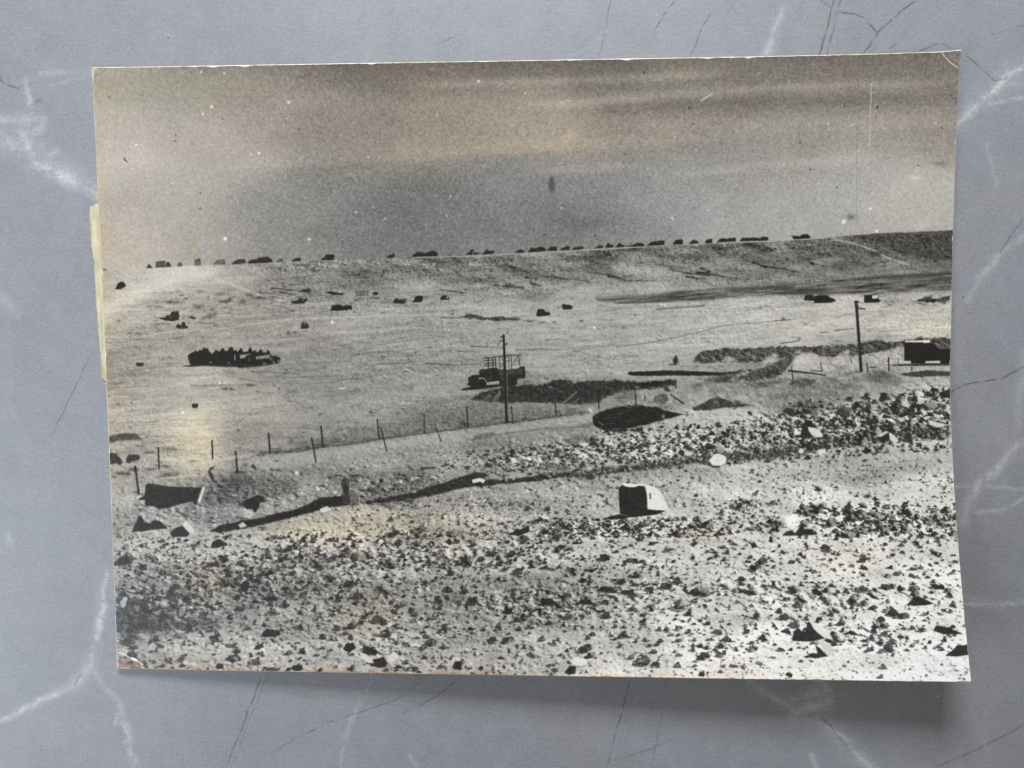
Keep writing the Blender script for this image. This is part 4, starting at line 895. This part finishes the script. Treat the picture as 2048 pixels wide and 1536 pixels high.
for pts in ([(263, 1064), (270, 1048), (276, 1033), (284, 1032), (287, 1043), (300, 1047), (306, 1041), (320, 1042), (336, 1057), (310, 1059), (285, 1063)], [(339, 1066), (350, 1056), (364, 1051), (372, 1058), (380, 1068), (374, 1073), (345, 1075)],
            [(420, 1096), (425, 1083), (438, 1078), (456, 1088), (452, 1092), (432, 1096)], [(520, 1274), (526, 1264), (534, 1258), (558, 1261), (562, 1268), (552, 1274)],
            [(1866, 1262), (1872, 1250), (1890, 1253), (1900, 1256), (1926, 1268), (1890, 1269)], [(1890, 1312), (1905, 1300), (1915, 1290), (1950, 1290), (1950, 1309), (1908, 1313)],
            [(1812, 1211), (1825, 1197), (1836, 1191), (1850, 1198), (1868, 1207), (1850, 1211), (1830, 1212)], [(1792, 1180), (1799, 1170), (1807, 1180), (1800, 1184)], [(1622, 1180), (1632, 1176), (1646, 1188), (1640, 1193), (1626, 1188)],
            [(1584, 1282), (1588, 1262), (1596, 1255), (1604, 1264), (1612, 1262), (1614, 1244), (1620, 1244), (1628, 1258), (1652, 1277), (1620, 1284)], [(1606, 1314), (1624, 1306), (1636, 1307), (1630, 1290), (1640, 1296), (1656, 1313), (1630, 1317)],
            [(1857, 1168), (1872, 1168), (1896, 1180), (1870, 1179)], [(1730, 1186), (1740, 1184), (1760, 1200), (1744, 1197)], [(1698, 1262), (1708, 1262), (1720, 1272), (1702, 1270)],
            [(724, 1306), (727, 1292), (742, 1294), (757, 1302), (752, 1311), (738, 1310)], [(686, 1300), (692, 1288), (706, 1284), (712, 1296), (700, 1306)], [(738, 1330), (746, 1318), (768, 1314), (776, 1328), (760, 1336)],
            [(905, 1334), (910, 1322), (922, 1322), (924, 1340), (908, 1340)], [(1128, 1345), (1140, 1330), (1152, 1333), (1150, 1348), (1136, 1350)], [(580, 1338), (588, 1330), (604, 1330), (606, 1338), (596, 1344)], [(430, 1334), (436, 1327), (448, 1328), (446, 1338), (434, 1338)],
            [(1195, 1182), (1204, 1172), (1222, 1174), (1236, 1186), (1212, 1186)], [(1240, 1186), (1250, 1180), (1264, 1180), (1272, 1190), (1250, 1190)], [(1155, 1206), (1164, 1198), (1180, 1200), (1188, 1208), (1168, 1210)], [(1080, 1204), (1090, 1196), (1104, 1196), (1112, 1208), (1090, 1208)],
            [(1000, 1228), (1012, 1216), (1026, 1216), (1024, 1228)], [(700, 1118), (704, 1106), (716, 1106), (718, 1120), (706, 1124)], [(1537, 1084), (1540, 1072), (1546, 1074), (1545, 1086)], [(1500, 1088), (1508, 1084), (1516, 1094), (1504, 1097)], [(1395, 1352), (1400, 1342), (1408, 1346), (1408, 1354)], [(1570, 1350), (1576, 1344), (1586, 1348), (1582, 1356)],
            [(1860, 1100), (1876, 1105), (1874, 1112), (1862, 1108)], [(1010, 1068), (1034, 1062), (1058, 1050), (1060, 1064), (1036, 1072)], [(1650, 930), (1660, 920), (1668, 916)], [(1605, 850), (1612, 838), (1622, 842), (1640, 870), (1610, 878), (1600, 872)], [(1750, 878), (1776, 862), (1780, 880), (1768, 884)], [(1800, 862), (1818, 850), (1824, 862)],
            [(1816, 820), (1836, 796), (1828, 822), (1800, 830)], [(1876, 788), (1900, 776), (1905, 796), (1884, 796)], [(480, 1170), (490, 1160), (500, 1166), (494, 1184), (482, 1180)], [(522, 1200), (534, 1192), (562, 1196), (540, 1203)]):
    poly(pts, 46 if np.mean([p[0] for p in pts]) > 460 else 44, .97, .6, 5, .5, 8)
for pts, v in (([(364, 1050), (371, 1041), (378, 1046), (390, 1062), (386, 1067), (378, 1064)], 214), ([(502, 1075), (510, 1072), (528, 1086), (534, 1098), (520, 1096), (506, 1084)], 196), ([(561, 1098), (570, 1088), (576, 1094)], 190),
               ([(1622, 1246), (1636, 1250), (1650, 1256), (1660, 1268), (1666, 1280), (1650, 1276), (1636, 1266), (1628, 1256)], 222), ([(1634, 1280), (1650, 1282), (1664, 1292), (1670, 1308), (1658, 1313), (1646, 1300)], 206),
               (ell(1158.5, 1323, 16, 8.5, 14, .1), 218), ([(718, 1302), (728, 1308), (742, 1314), (748, 1326), (736, 1326), (722, 1316)], 206), ([(774, 1312), (790, 1304), (798, 1312), (788, 1324), (776, 1322)], 206),
               ([(1616, 854), (1630, 856), (1646, 868), (1640, 874), (1626, 872), (1618, 862)], 216), ([(1778, 864), (1790, 872), (1798, 882), (1790, 886), (1780, 880)], 214), ([(1750, 872), (1772, 862), (1778, 864), (1762, 874)], 196),
               ([(240, 1204), (248, 1196), (254, 1200), (250, 1214), (242, 1216)], 186), ([(318, 1206), (326, 1200), (336, 1206), (330, 1214)], 180), ([(1635, 900), (1650, 898), (1654, 906), (1640, 908)], 216), ([(1596, 902), (1604, 896), (1608, 904), (1600, 908)], 220),
               ([(1074, 910), (1082, 916), (1086, 926), (1076, 922)], 212), ([(1856, 840), (1880, 846), (1898, 850), (1880, 854), (1860, 850)], 208), ([(590, 944), (596, 942), (597, 949), (590, 949)], 220), ([(640, 1018), (654, 1012), (664, 1020), (650, 1024), (640, 1024)], 214), ([(476, 1050), (486, 1044), (494, 1052), (482, 1056)], 206)):
    poly(pts, v, .97, .7, 8)
poly([(705, 1108), (714, 1102), (730, 1106), (734, 1118), (716, 1122)], 150, .85, .8, 16); poly([(702, 1112), (708, 1104), (718, 1108), (716, 1122), (706, 1122)], 72, .7, 1)
pline([(1190, 1184), (1290, 1188)], 3, 72, .4); pline([(1320, 1328), (1290, 1338), (1260, 1342)], 2, 120, .4); pline([(1440, 1342), (1500, 1330), (1560, 1318)], 2, 170, .5)
# dim strip low at the left, wear along the bottom edge
poly([(225, 1215), (300, 1235), (400, 1240), (430, 1232), (420, 1250), (330, 1258), (225, 1262)], 58, .65, 6, 26)
# ---- emulsion: stains, scratches, dust, grain
tintblob(392, 880, 45, 52, (.022, .008, -.04)); blob(395, 850, 40, 60, 8); tintblob(640, 1056, 130, 16, (.018, .004, -.03)); tintblob(860, 1052, 110, 18, (.012, .003, -.022)); tintblob(735, 1232, 34, 36, (.016, .004, -.028))
tintblob(1720, 1118, 80, 22, (.006, .0, -.010)); tintblob(420, 1165, 60, 50, (.03, .0, -.04)); tintblob(1860, 655, 50, 30, (.015, .008, -.04)); tintblob(1400, 1070, 60, 22, (.025, -.005, -.03))
le = along([(0, 0), (1, 0)]) * 0 + XX - np.interp(YY[:, 0], [135, 430, 760, 1335], [187, 196, 213, 238])[:, None].astype(np.float32)
TINT += (np.exp(-np.clip(le, 0, None) / 16) * (1 - sm(900, 1200, YY)))[..., None] * np.array([.035, .005, -.05], dtype=np.float32)
be = np.interp(XX[0], [238, 1085, 1943], [1335, 1352, 1364])[None, :].astype(np.float32) - YY
rust = (.35 + .65 * sm(-.2, .25, fbm(30, 60, 401, 2))) * np.exp(-np.clip(be + 3 * fbm(16, 16, 141, 2), 0, None) / (4.5 + 7 * np.exp(-((XX - 280) / 80) ** 2) + 3 * np.exp(-((XX - 960) / 60) ** 2))) * (1 - .55 * sm(1250, 1500, XX)) * (1 - .8 * sm(1560, 1800, XX))
TINT += rust[..., None] * np.array([.14, -.05, -.20], dtype=np.float32)
A -= rust * 26 * (1 - sm(900, 1200, XX))
cr = (le > 0) & (be > -5) & ((XX - 238) * .62 + (1338 - YY) * 1.0 < 28)
A = np.where(cr, A * .35 + .65 * (112 + 40 * fbm(18, 3, 145, 2)), A)
TINT[cr] = np.array([1.15, .955, .86], dtype=np.float32)
pline([(236, 1305), (250, 1310), (262, 1317), (274, 1322), (286, 1330)], 2.6, 224, .9); poly([(262, 1314), (270, 1316), (277, 1321), (270, 1323), (264, 1320)], 240, 1, .4); pline([(240, 1335), (260, 1337)], 2, 220, .6)
poly([(1885, 100), (1925, 100), (1918, 138), (1900, 124)], 136, .55, 1); pline([(1883, 104), (1890, 114), (1900, 124), (1916, 136)], 2.6, 196, .9); pline([(1886, 104), (1896, 116), (1914, 132)], 1.5, 96, .7)
pline([(185, 150), (194, 138), (206, 134)], 1.8, 110, .7); pline([(188, 152), (198, 150), (206, 144), (212, 136)], 1.6, 108, .6); poly([(184, 130), (200, 134), (192, 142), (187, 152)], 206, .7, 1)
for k in range(150):
    x, y = rng.uniform(195, 1900), rng.uniform(112, 900)
    if rng.random() < .75 and y > 520:
        continue
    blob(x, y, rng.uniform(.9, 2.1), rng.uniform(.9, 2.4), rng.uniform(26, 66), 1.3)
for (x, y, r_) in [(402, 143, 2.6), (423, 213, 3), (577, 204, 3), (957, 162, 3), (518, 306, 2.4), (450, 477, 4), (618, 478, 3.4), (712, 424, 2.6), (900, 392, 2), (1344, 436, 2.6), (1687, 443, 3.6), (1753, 462, 2.6), (1740, 417, 2.2), (405, 227, 2), (448, 146, 2), (1188, 655, 2.2), (664, 643, 3), (365, 825, 3), (770, 437, 2), (893, 431, 1.8), (1050, 186, 2), (272, 289, 1.8)]:
    blob(x, y, r_, r_, 78, 1.5)
for (x, y) in [(218, 194), (351, 269), (400, 385), (1378, 215), (1386, 247), (1620, 338), (1673, 374), (1753, 215), (1755, 212), (1883, 256), (1836, 331), (1288, 144), (1088, 469), (1190, 471), (250, 320), (248, 317), (444, 237), (1600, 285), (598, 258), (350, 282)]:
    blob(x, y, 1.9, 1.9, -88, 1.4)
pline([(249, 315), (251, 322), (256, 324)], 1.8, 60, .8); pline([(396, 416), (400, 419), (402, 414)], 1.4, 76, .8)
pline([(1402, 201), (1414, 194), (1426, 187)], 2.8, 196, .8); pline([(1743, 166), (1741, 220), (1739, 300)], 2.0, 186, .75)
pline([(1719, 112), (1716, 230), (1713, 300), (1713, 450)], 1.5, 108, .45); pline([(1504, 398), (1504, 416)], 1.4, 190, .5); pline([(1514, 398), (1513, 416)], 1.4, 190, .5)
pline([(252, 345), (258, 328)], 1.4, 196, .6); pline([(740, 442), (800, 436), (850, 430)], 1.2, 150, .4); pline([(1050, 545), (1050, 640)], 1.6, 178, .3); pline([(677, 777), (686, 777), (692, 774)], 1.8, 226, .9); pline([(808, 735), (816, 740), (826, 744)], 1.8, 210, .8); pline([(236, 793), (258, 794)], 1.4, 214, .7)
pline([(530, 362), (600, 345), (640, 342)], 1.2, 172, .35); pline([(240, 1082), (250, 1084)], 1, 200, .4)
g = rng.normal(0, 1, (CH, CW)).astype(np.float32)
grain = gblur(g, 1.15); grain /= grain.std()
g2 = gblur(rng.normal(0, 1, (CH, CW)).astype(np.float32), .6); g2 /= g2.std()
mid = 1 - np.abs(A / 128.0 - 1.0) * .75
A += np.clip(mid, .12, 1) * (skym * (7.5 * grain + 3 * g2) + gm * (6.5 * grain + 4 * g2))
A = np.clip(A, 38, 240)
rgb = np.clip(A[..., None] * TINT, 8, 250) / 255.0
# what the print reflects: the tone it shows over the light that falls on it
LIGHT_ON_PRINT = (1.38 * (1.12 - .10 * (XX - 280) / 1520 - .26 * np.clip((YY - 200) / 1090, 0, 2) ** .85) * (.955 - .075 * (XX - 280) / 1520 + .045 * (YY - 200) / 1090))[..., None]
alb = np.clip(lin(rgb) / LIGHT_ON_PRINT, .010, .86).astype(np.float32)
del sky, gnd, g, g2, grain
img = bpy.data.images.new('desert_picture', CW, CH, float_buffer=True)
img.colorspace_settings.name = 'Non-Color'
buf = np.ones((CH, CW, 4), dtype=np.float32)
buf[..., :3] = alb[::-1]
img.pixels.foreach_set(buf.ravel())
img.update()
img.pack()
del buf

# ------------------------------------------------------------------ the print itself
PC = np.array([26.43, 29.58]); PW, PH, PR = 1681.0, 1203.0, 0.01183
THICK = 2.0
def curl(u, v):
    t = np.clip((v - .5) / .5, 0, 1)
    h = .35 + (7.0 + 92.0 * u ** .9) * t ** 1.5
    h = h + 9.0 * np.clip((u - .72) / .28, 0, 1) ** 2 * np.clip((.28 - v) / .28, 0, 1) ** 1.5
    h = h + 3.4 * np.clip((u - .9) / .1, 0, 1) ** 2 * (1 - t)
    h = h + 2.1 * np.exp(-(u / .035) ** 2) + 1.2 * np.clip((.05 - v) / .05, 0, 1) ** 2
    h = h + .5 * np.sin(u * 9 + 1) * np.sin(v * 7) * np.clip(np.minimum(u, 1 - u) * 12, 0, 1) ** 2 * t
    c = np.clip(1 - ((1 - u) * PW + v * PH * 1.05) / 34.0, 0, 1)          # lifted broken corner, top right
    return h + 5.0 * c
def sheet(u, v, z):
    x, y = (u - .5) * PW, (.5 - v) * PH
    c, s = math.cos(PR), math.sin(PR)
    return np.stack([PC[0] + c * x - s * y, PC[1] + s * x + c * y, z], -1)
NU, NV = 320, 230
def grid(inset):
    """(u, v) grid with a fine rim; inset(side, t) gives how far the rim is worn back, in units"""
    u = np.linspace(0, 1, NU); v = np.linspace(0, 1, NV)
    U, V = np.meshgrid(u, v)
    if inset is not None:
        wl, wr = inset(0, v), inset(1, v)
        wt, wb = inset(2, u), inset(3, u)
        U = wl[:, None] / PW + U * (1 - (wl + wr)[:, None] / PW)
        V = wt[None, :] / PH + V * (1 - (wt + wb)[None, :] / PH)
    return U, V
def worn(side, t):
    r = np.random.default_rng(200 + side)
    n = len(t)
    a = np.full(n, [1.0, .7, 1.3, .9][side]) + r.normal(0, .2, n)
    for k in range([6, 9, 9, 9][side]):
        c = r.uniform(0, 1); a += r.uniform(.6, 2.6) * np.exp(-((t - c) / r.uniform(.002, .007)) ** 2)
    return np.clip(a, .3, 6)
def grid_mesh(name, U, V, dz, closed=None):
    P = sheet(U, V, curl(U, V) + dz)
    verts = P.reshape(-1, 3)
    idx = np.arange(NU * NV).reshape(NV, NU)
    faces = np.stack([idx[1:, :-1], idx[1:, 1:], idx[:-1, 1:], idx[:-1, :-1]], -1).reshape(-1, 4)
    uv = project(P).reshape(-1, 2)
    if closed is not None:
        low = sheet(U, V, curl(U, V) + closed).reshape(-1, 3)
        n = len(verts)
        verts = np.concatenate([verts, low])
        faces2 = faces[:, ::-1] + n
        rim = np.concatenate([idx[0, :], idx[1:, -1], idx[-1, -2::-1], idx[-2:0:-1, 0]])
        nx = np.roll(rim, -1)
        side = np.stack([rim, nx, nx + n, rim + n], -1)
        faces = np.concatenate([faces, faces2, side])
    me = bpy.data.meshes.new(name)
    me.from_pydata((verts * S).tolist(), [], faces.tolist())
    me.update()
    me.polygons.foreach_set('use_smooth', np.ones(len(me.polygons), dtype=bool) if closed is None else np.array([i < 2 * (NU - 1) * (NV - 1) for i in range(len(me.polygons))]))
    if closed is None:
        lay = me.uv_layers.new(name='picture')
        li = np.empty(len(me.loops), dtype=np.int32); me.loops.foreach_get('vertex_index', li)
        q = uv[li]
        lay.data.foreach_set('uv', np.stack([(q[:, 0] - X0) / CW, 1 - (q[:, 1] - Y0) / CH], -1).astype(np.float32).ravel())
    return me
def fine_bump(nt, bsdf, scale, strength, dist):
    n = nt.nodes.new('ShaderNodeTexNoise'); n.inputs['Scale'].default_value = scale; n.inputs['Detail'].default_value = 3
    tc = nt.nodes.new('ShaderNodeTexCoord'); nt.links.new(tc.outputs['Object'], n.inputs['Vector'])
    b = nt.nodes.new('ShaderNodeBump'); b.inputs['Strength'].default_value = strength; b.inputs['Distance'].default_value = dist
    nt.links.new(n.outputs[0], b.inputs['Height']); nt.links.new(b.outputs[0], bsdf.inputs['Normal'])
    return n
pm, nt, bs = new_mat('silver_gelatin_picture')
ti = nt.nodes.new('ShaderNodeTexImage'); ti.image = img; ti.interpolation = 'Cubic'; ti.extension = 'EXTEND'
uvn = nt.nodes.new('ShaderNodeUVMap'); uvn.uv_map = 'picture'
nt.links.new(uvn.outputs[0], ti.inputs[0]); nt.links.new(ti.outputs[0], bs.inputs['Base Color'])
bs.inputs['Roughness'].default_value = .34; bs.inputs['Specular IOR Level'].default_value = .19
fine_bump(nt, bs, 1500, .10, S * 1.0)
wm, nt, bs = new_mat('aged_paper_fibre')
n = fine_bump(nt, bs, 2600, .3, S * 1.0)
rp = nt.nodes.new('ShaderNodeValToRGB'); rp.color_ramp.elements[0].color = (.52, .45, .33, 1); rp.color_ramp.elements[1].color = (.80, .76, .66, 1)
rp.color_ramp.elements[0].position = .3; rp.color_ramp.elements[1].position = .6
nn = nt.nodes.new('ShaderNodeTexNoise'); nn.inputs['Scale'].default_value = 160; tc = nt.nodes.new('ShaderNodeTexCoord'); nt.links.new(tc.outputs['Object'], nn.inputs['Vector'])
nt.links.new(nn.outputs[0], rp.inputs[0]); nt.links.new(rp.outputs[0], bs.inputs['Base Color']); bs.inputs['Roughness'].default_value = .8

root = bpy.data.objects.new('photographic_print', None)
scene.collection.objects.link(root)
root.empty_display_size = .02
root['label'] = 'curled old black and white photographic print of a desert convoy, with yellowed worn edges'
root['category'] = 'photograph'
U, V = grid(None)
base = link('paper_base', grid_mesh('paper_base', U, V, THICK - .25, 0.0), wm, root)
U, V = grid(worn)
pic = link('picture', grid_mesh('picture', U, V, THICK), pm, root)

# ------------------------------------------------------------------ the strip of paper peeping out on the left
sm_, nt, bs = new_mat('yellowed_slip_paper')
tc = nt.nodes.new('ShaderNodeTexCoord')
mp = nt.nodes.new('ShaderNodeMapping'); mp.inputs['Scale'].default_value = (900, 160, 1); nt.links.new(tc.outputs['Object'], mp.inputs[0])
nn = nt.nodes.new('ShaderNodeTexNoise'); nn.inputs['Scale'].default_value = 1.0; nn.inputs['Detail'].default_value = 4; nt.links.new(mp.outputs[0], nn.inputs['Vector'])
rp = nt.nodes.new('ShaderNodeValToRGB'); rp.color_ramp.elements[0].color = (.42, .38, .25, 1); rp.color_ramp.elements[1].color = (.62, .57, .41, 1)
rp.color_ramp.elements[0].position = .3; rp.color_ramp.elements[1].position = .65
nt.links.new(nn.outputs[0], rp.inputs[0])
n2 = nt.nodes.new('ShaderNodeTexNoise'); n2.inputs['Scale'].default_value = 700; n2.inputs['Detail'].default_value = 1; nt.links.new(tc.outputs['Object'], n2.inputs['Vector'])
mr = nt.nodes.new('ShaderNodeMapRange'); mr.inputs['From Min'].default_value = .70; mr.inputs['From Max'].default_value = .76; nt.links.new(n2.outputs[0], mr.inputs[0])
mx = nt.nodes.new('ShaderNodeMix'); mx.data_type = 'RGBA'; mx.inputs['B'].default_value = (.16, .15, .10, 1)
nt.links.new(mr.outputs[0], mx.inputs['Factor']); nt.links.new(rp.outputs[0], mx.inputs['A']); nt.links.new(mx.outputs['Result'], bs.inputs['Base Color'])
bs.inputs['Roughness'].default_value = .85
left = [(192, 408), (181, 414), (181, 440), (183, 468), (184, 490), (188, 520), (190, 548), (193, 580), (193, 605), (196, 640), (199, 672), (200, 690), (203, 722), (204, 745), (206, 757), (212, 762)]
lx = np.array(left, dtype=float)
rs = np.random.default_rng(5)
rim = []
for a, b in zip(lx[:-1], lx[1:]):
    k = max(1, int(np.hypot(*(b - a)) / 4))
    for i in range(k):
        rim.append(a + (b - a) * i / k + rs.normal(0, .5, 2))
rim.append(lx[-1])
bm = bmesh.new()
top, bot = [], []
for k, (x, y) in enumerate(rim):
    row_t, row_b = [], []
    for j, off in enumerate((0, 5, 12, 40, 110)):
        q = unproject(x + off, y, 0)
        z = .5 + .9 * math.exp(-off / 8.0) * (.6 + .4 * math.sin(k * .31))
        row_t.append(bm.verts.new(Vector((q[0], q[1], z + .6)) * S)); row_b.append(bm.verts.new(Vector((q[0], q[1], max(.05, z - .45))) * S))
    top.append(row_t); bot.append(row_b)
for k in range(len(top) - 1):
    for j in range(4):
        bm.faces.new((top[k][j], top[k + 1][j], top[k + 1][j + 1], top[k][j + 1]))
        bm.faces.new((bot[k][j + 1], bot[k + 1][j + 1], bot[k + 1][j], bot[k][j]))
    bm.faces.new((bot[k][0], bot[k + 1][0], top[k + 1][0], top[k][0]))
    bm.faces.new((top[k][4], top[k + 1][4], bot[k + 1][4], bot[k][4]))
for k in (0, len(top) - 1):
    for j in range(4):
        f = (bot[k][j], top[k][j], top[k][j + 1], bot[k][j + 1])
        bm.faces.new(f if k == 0 else f[::-1])
bmesh.ops.recalc_face_normals(bm, faces=bm.faces[:])
me = bpy.data.meshes.new('paper_slip'); bm.to_mesh(me); bm.free()
slip = link('paper_slip', me, sm_)
slip['label'] = 'narrow yellowish paper strip showing beneath the left edge of the print'
slip['category'] = 'paper'

# ------------------------------------------------------------------ a hair on the print
hm, nt, bs = new_mat('reddish_hair')
bs.inputs['Base Color'].default_value = (.20, .055, .03, 1); bs.inputs['Roughness'].default_value = .45
fine_bump(nt, bs, 4000, .2, S * .2)
hp = np.array([(1795, 1183), (1803, 1184.5), (1810, 1187), (1817, 1191.5), (1822, 1197), (1827, 1202), (1834, 1207), (1838, 1208)], dtype=float)
def on_print(px, py):
    z = 40.0
    for _ in range(30):
        P = unproject(px, py, z)
        dx, dy = P[0] - PC[0], P[1] - PC[1]
        c, s = math.cos(PR), math.sin(PR)
        u, v = (c * dx + s * dy) / PW + .5, .5 - (-s * dx + c * dy) / PH
        z = float(curl(np.array(u), np.array(v))) + THICK
    return unproject(px, py, z)
pts = [on_print(*p) for p in hp]
fine = []
for i in range(len(pts) - 1):
    for k in range(4):
        fine.append(pts[i] + (pts[i + 1] - pts[i]) * k / 4)
fine.append(pts[-1])
bm = bmesh.new(); rings = []
for i, p in enumerate(fine):
    t = fine[min(i + 1, len(fine) - 1)] - fine[max(i - 1, 0)]; t = t / np.linalg.norm(t)
    sd = np.cross(t, (0, 0, 1)); sd /= np.linalg.norm(sd); up = np.cross(sd, t)
    r = .75 * (1 - .5 * abs(2 * i / (len(fine) - 1) - 1) ** 3)
    rings.append([bm.verts.new(Vector((p + np.array((0, 0, .7)) + r * (math.cos(a) * sd + math.sin(a) * up)).tolist()) * S) for a in np.arange(6) * math.pi / 3])
for a, b in zip(rings[:-1], rings[1:]):
    for k in range(6):
        bm.faces.new((a[k], a[(k + 1) % 6], b[(k + 1) % 6], b[k]))
bm.faces.new(rings[0][::-1]); bm.faces.new(rings[-1])
bmesh.ops.recalc_face_normals(bm, faces=bm.faces[:])
me = bpy.data.meshes.new('hair'); bm.to_mesh(me); bm.free()
hair = link('hair', me, hm)
hair['label'] = 'short curved reddish brown hair lying on the lower right of the print'
hair['category'] = 'hair'
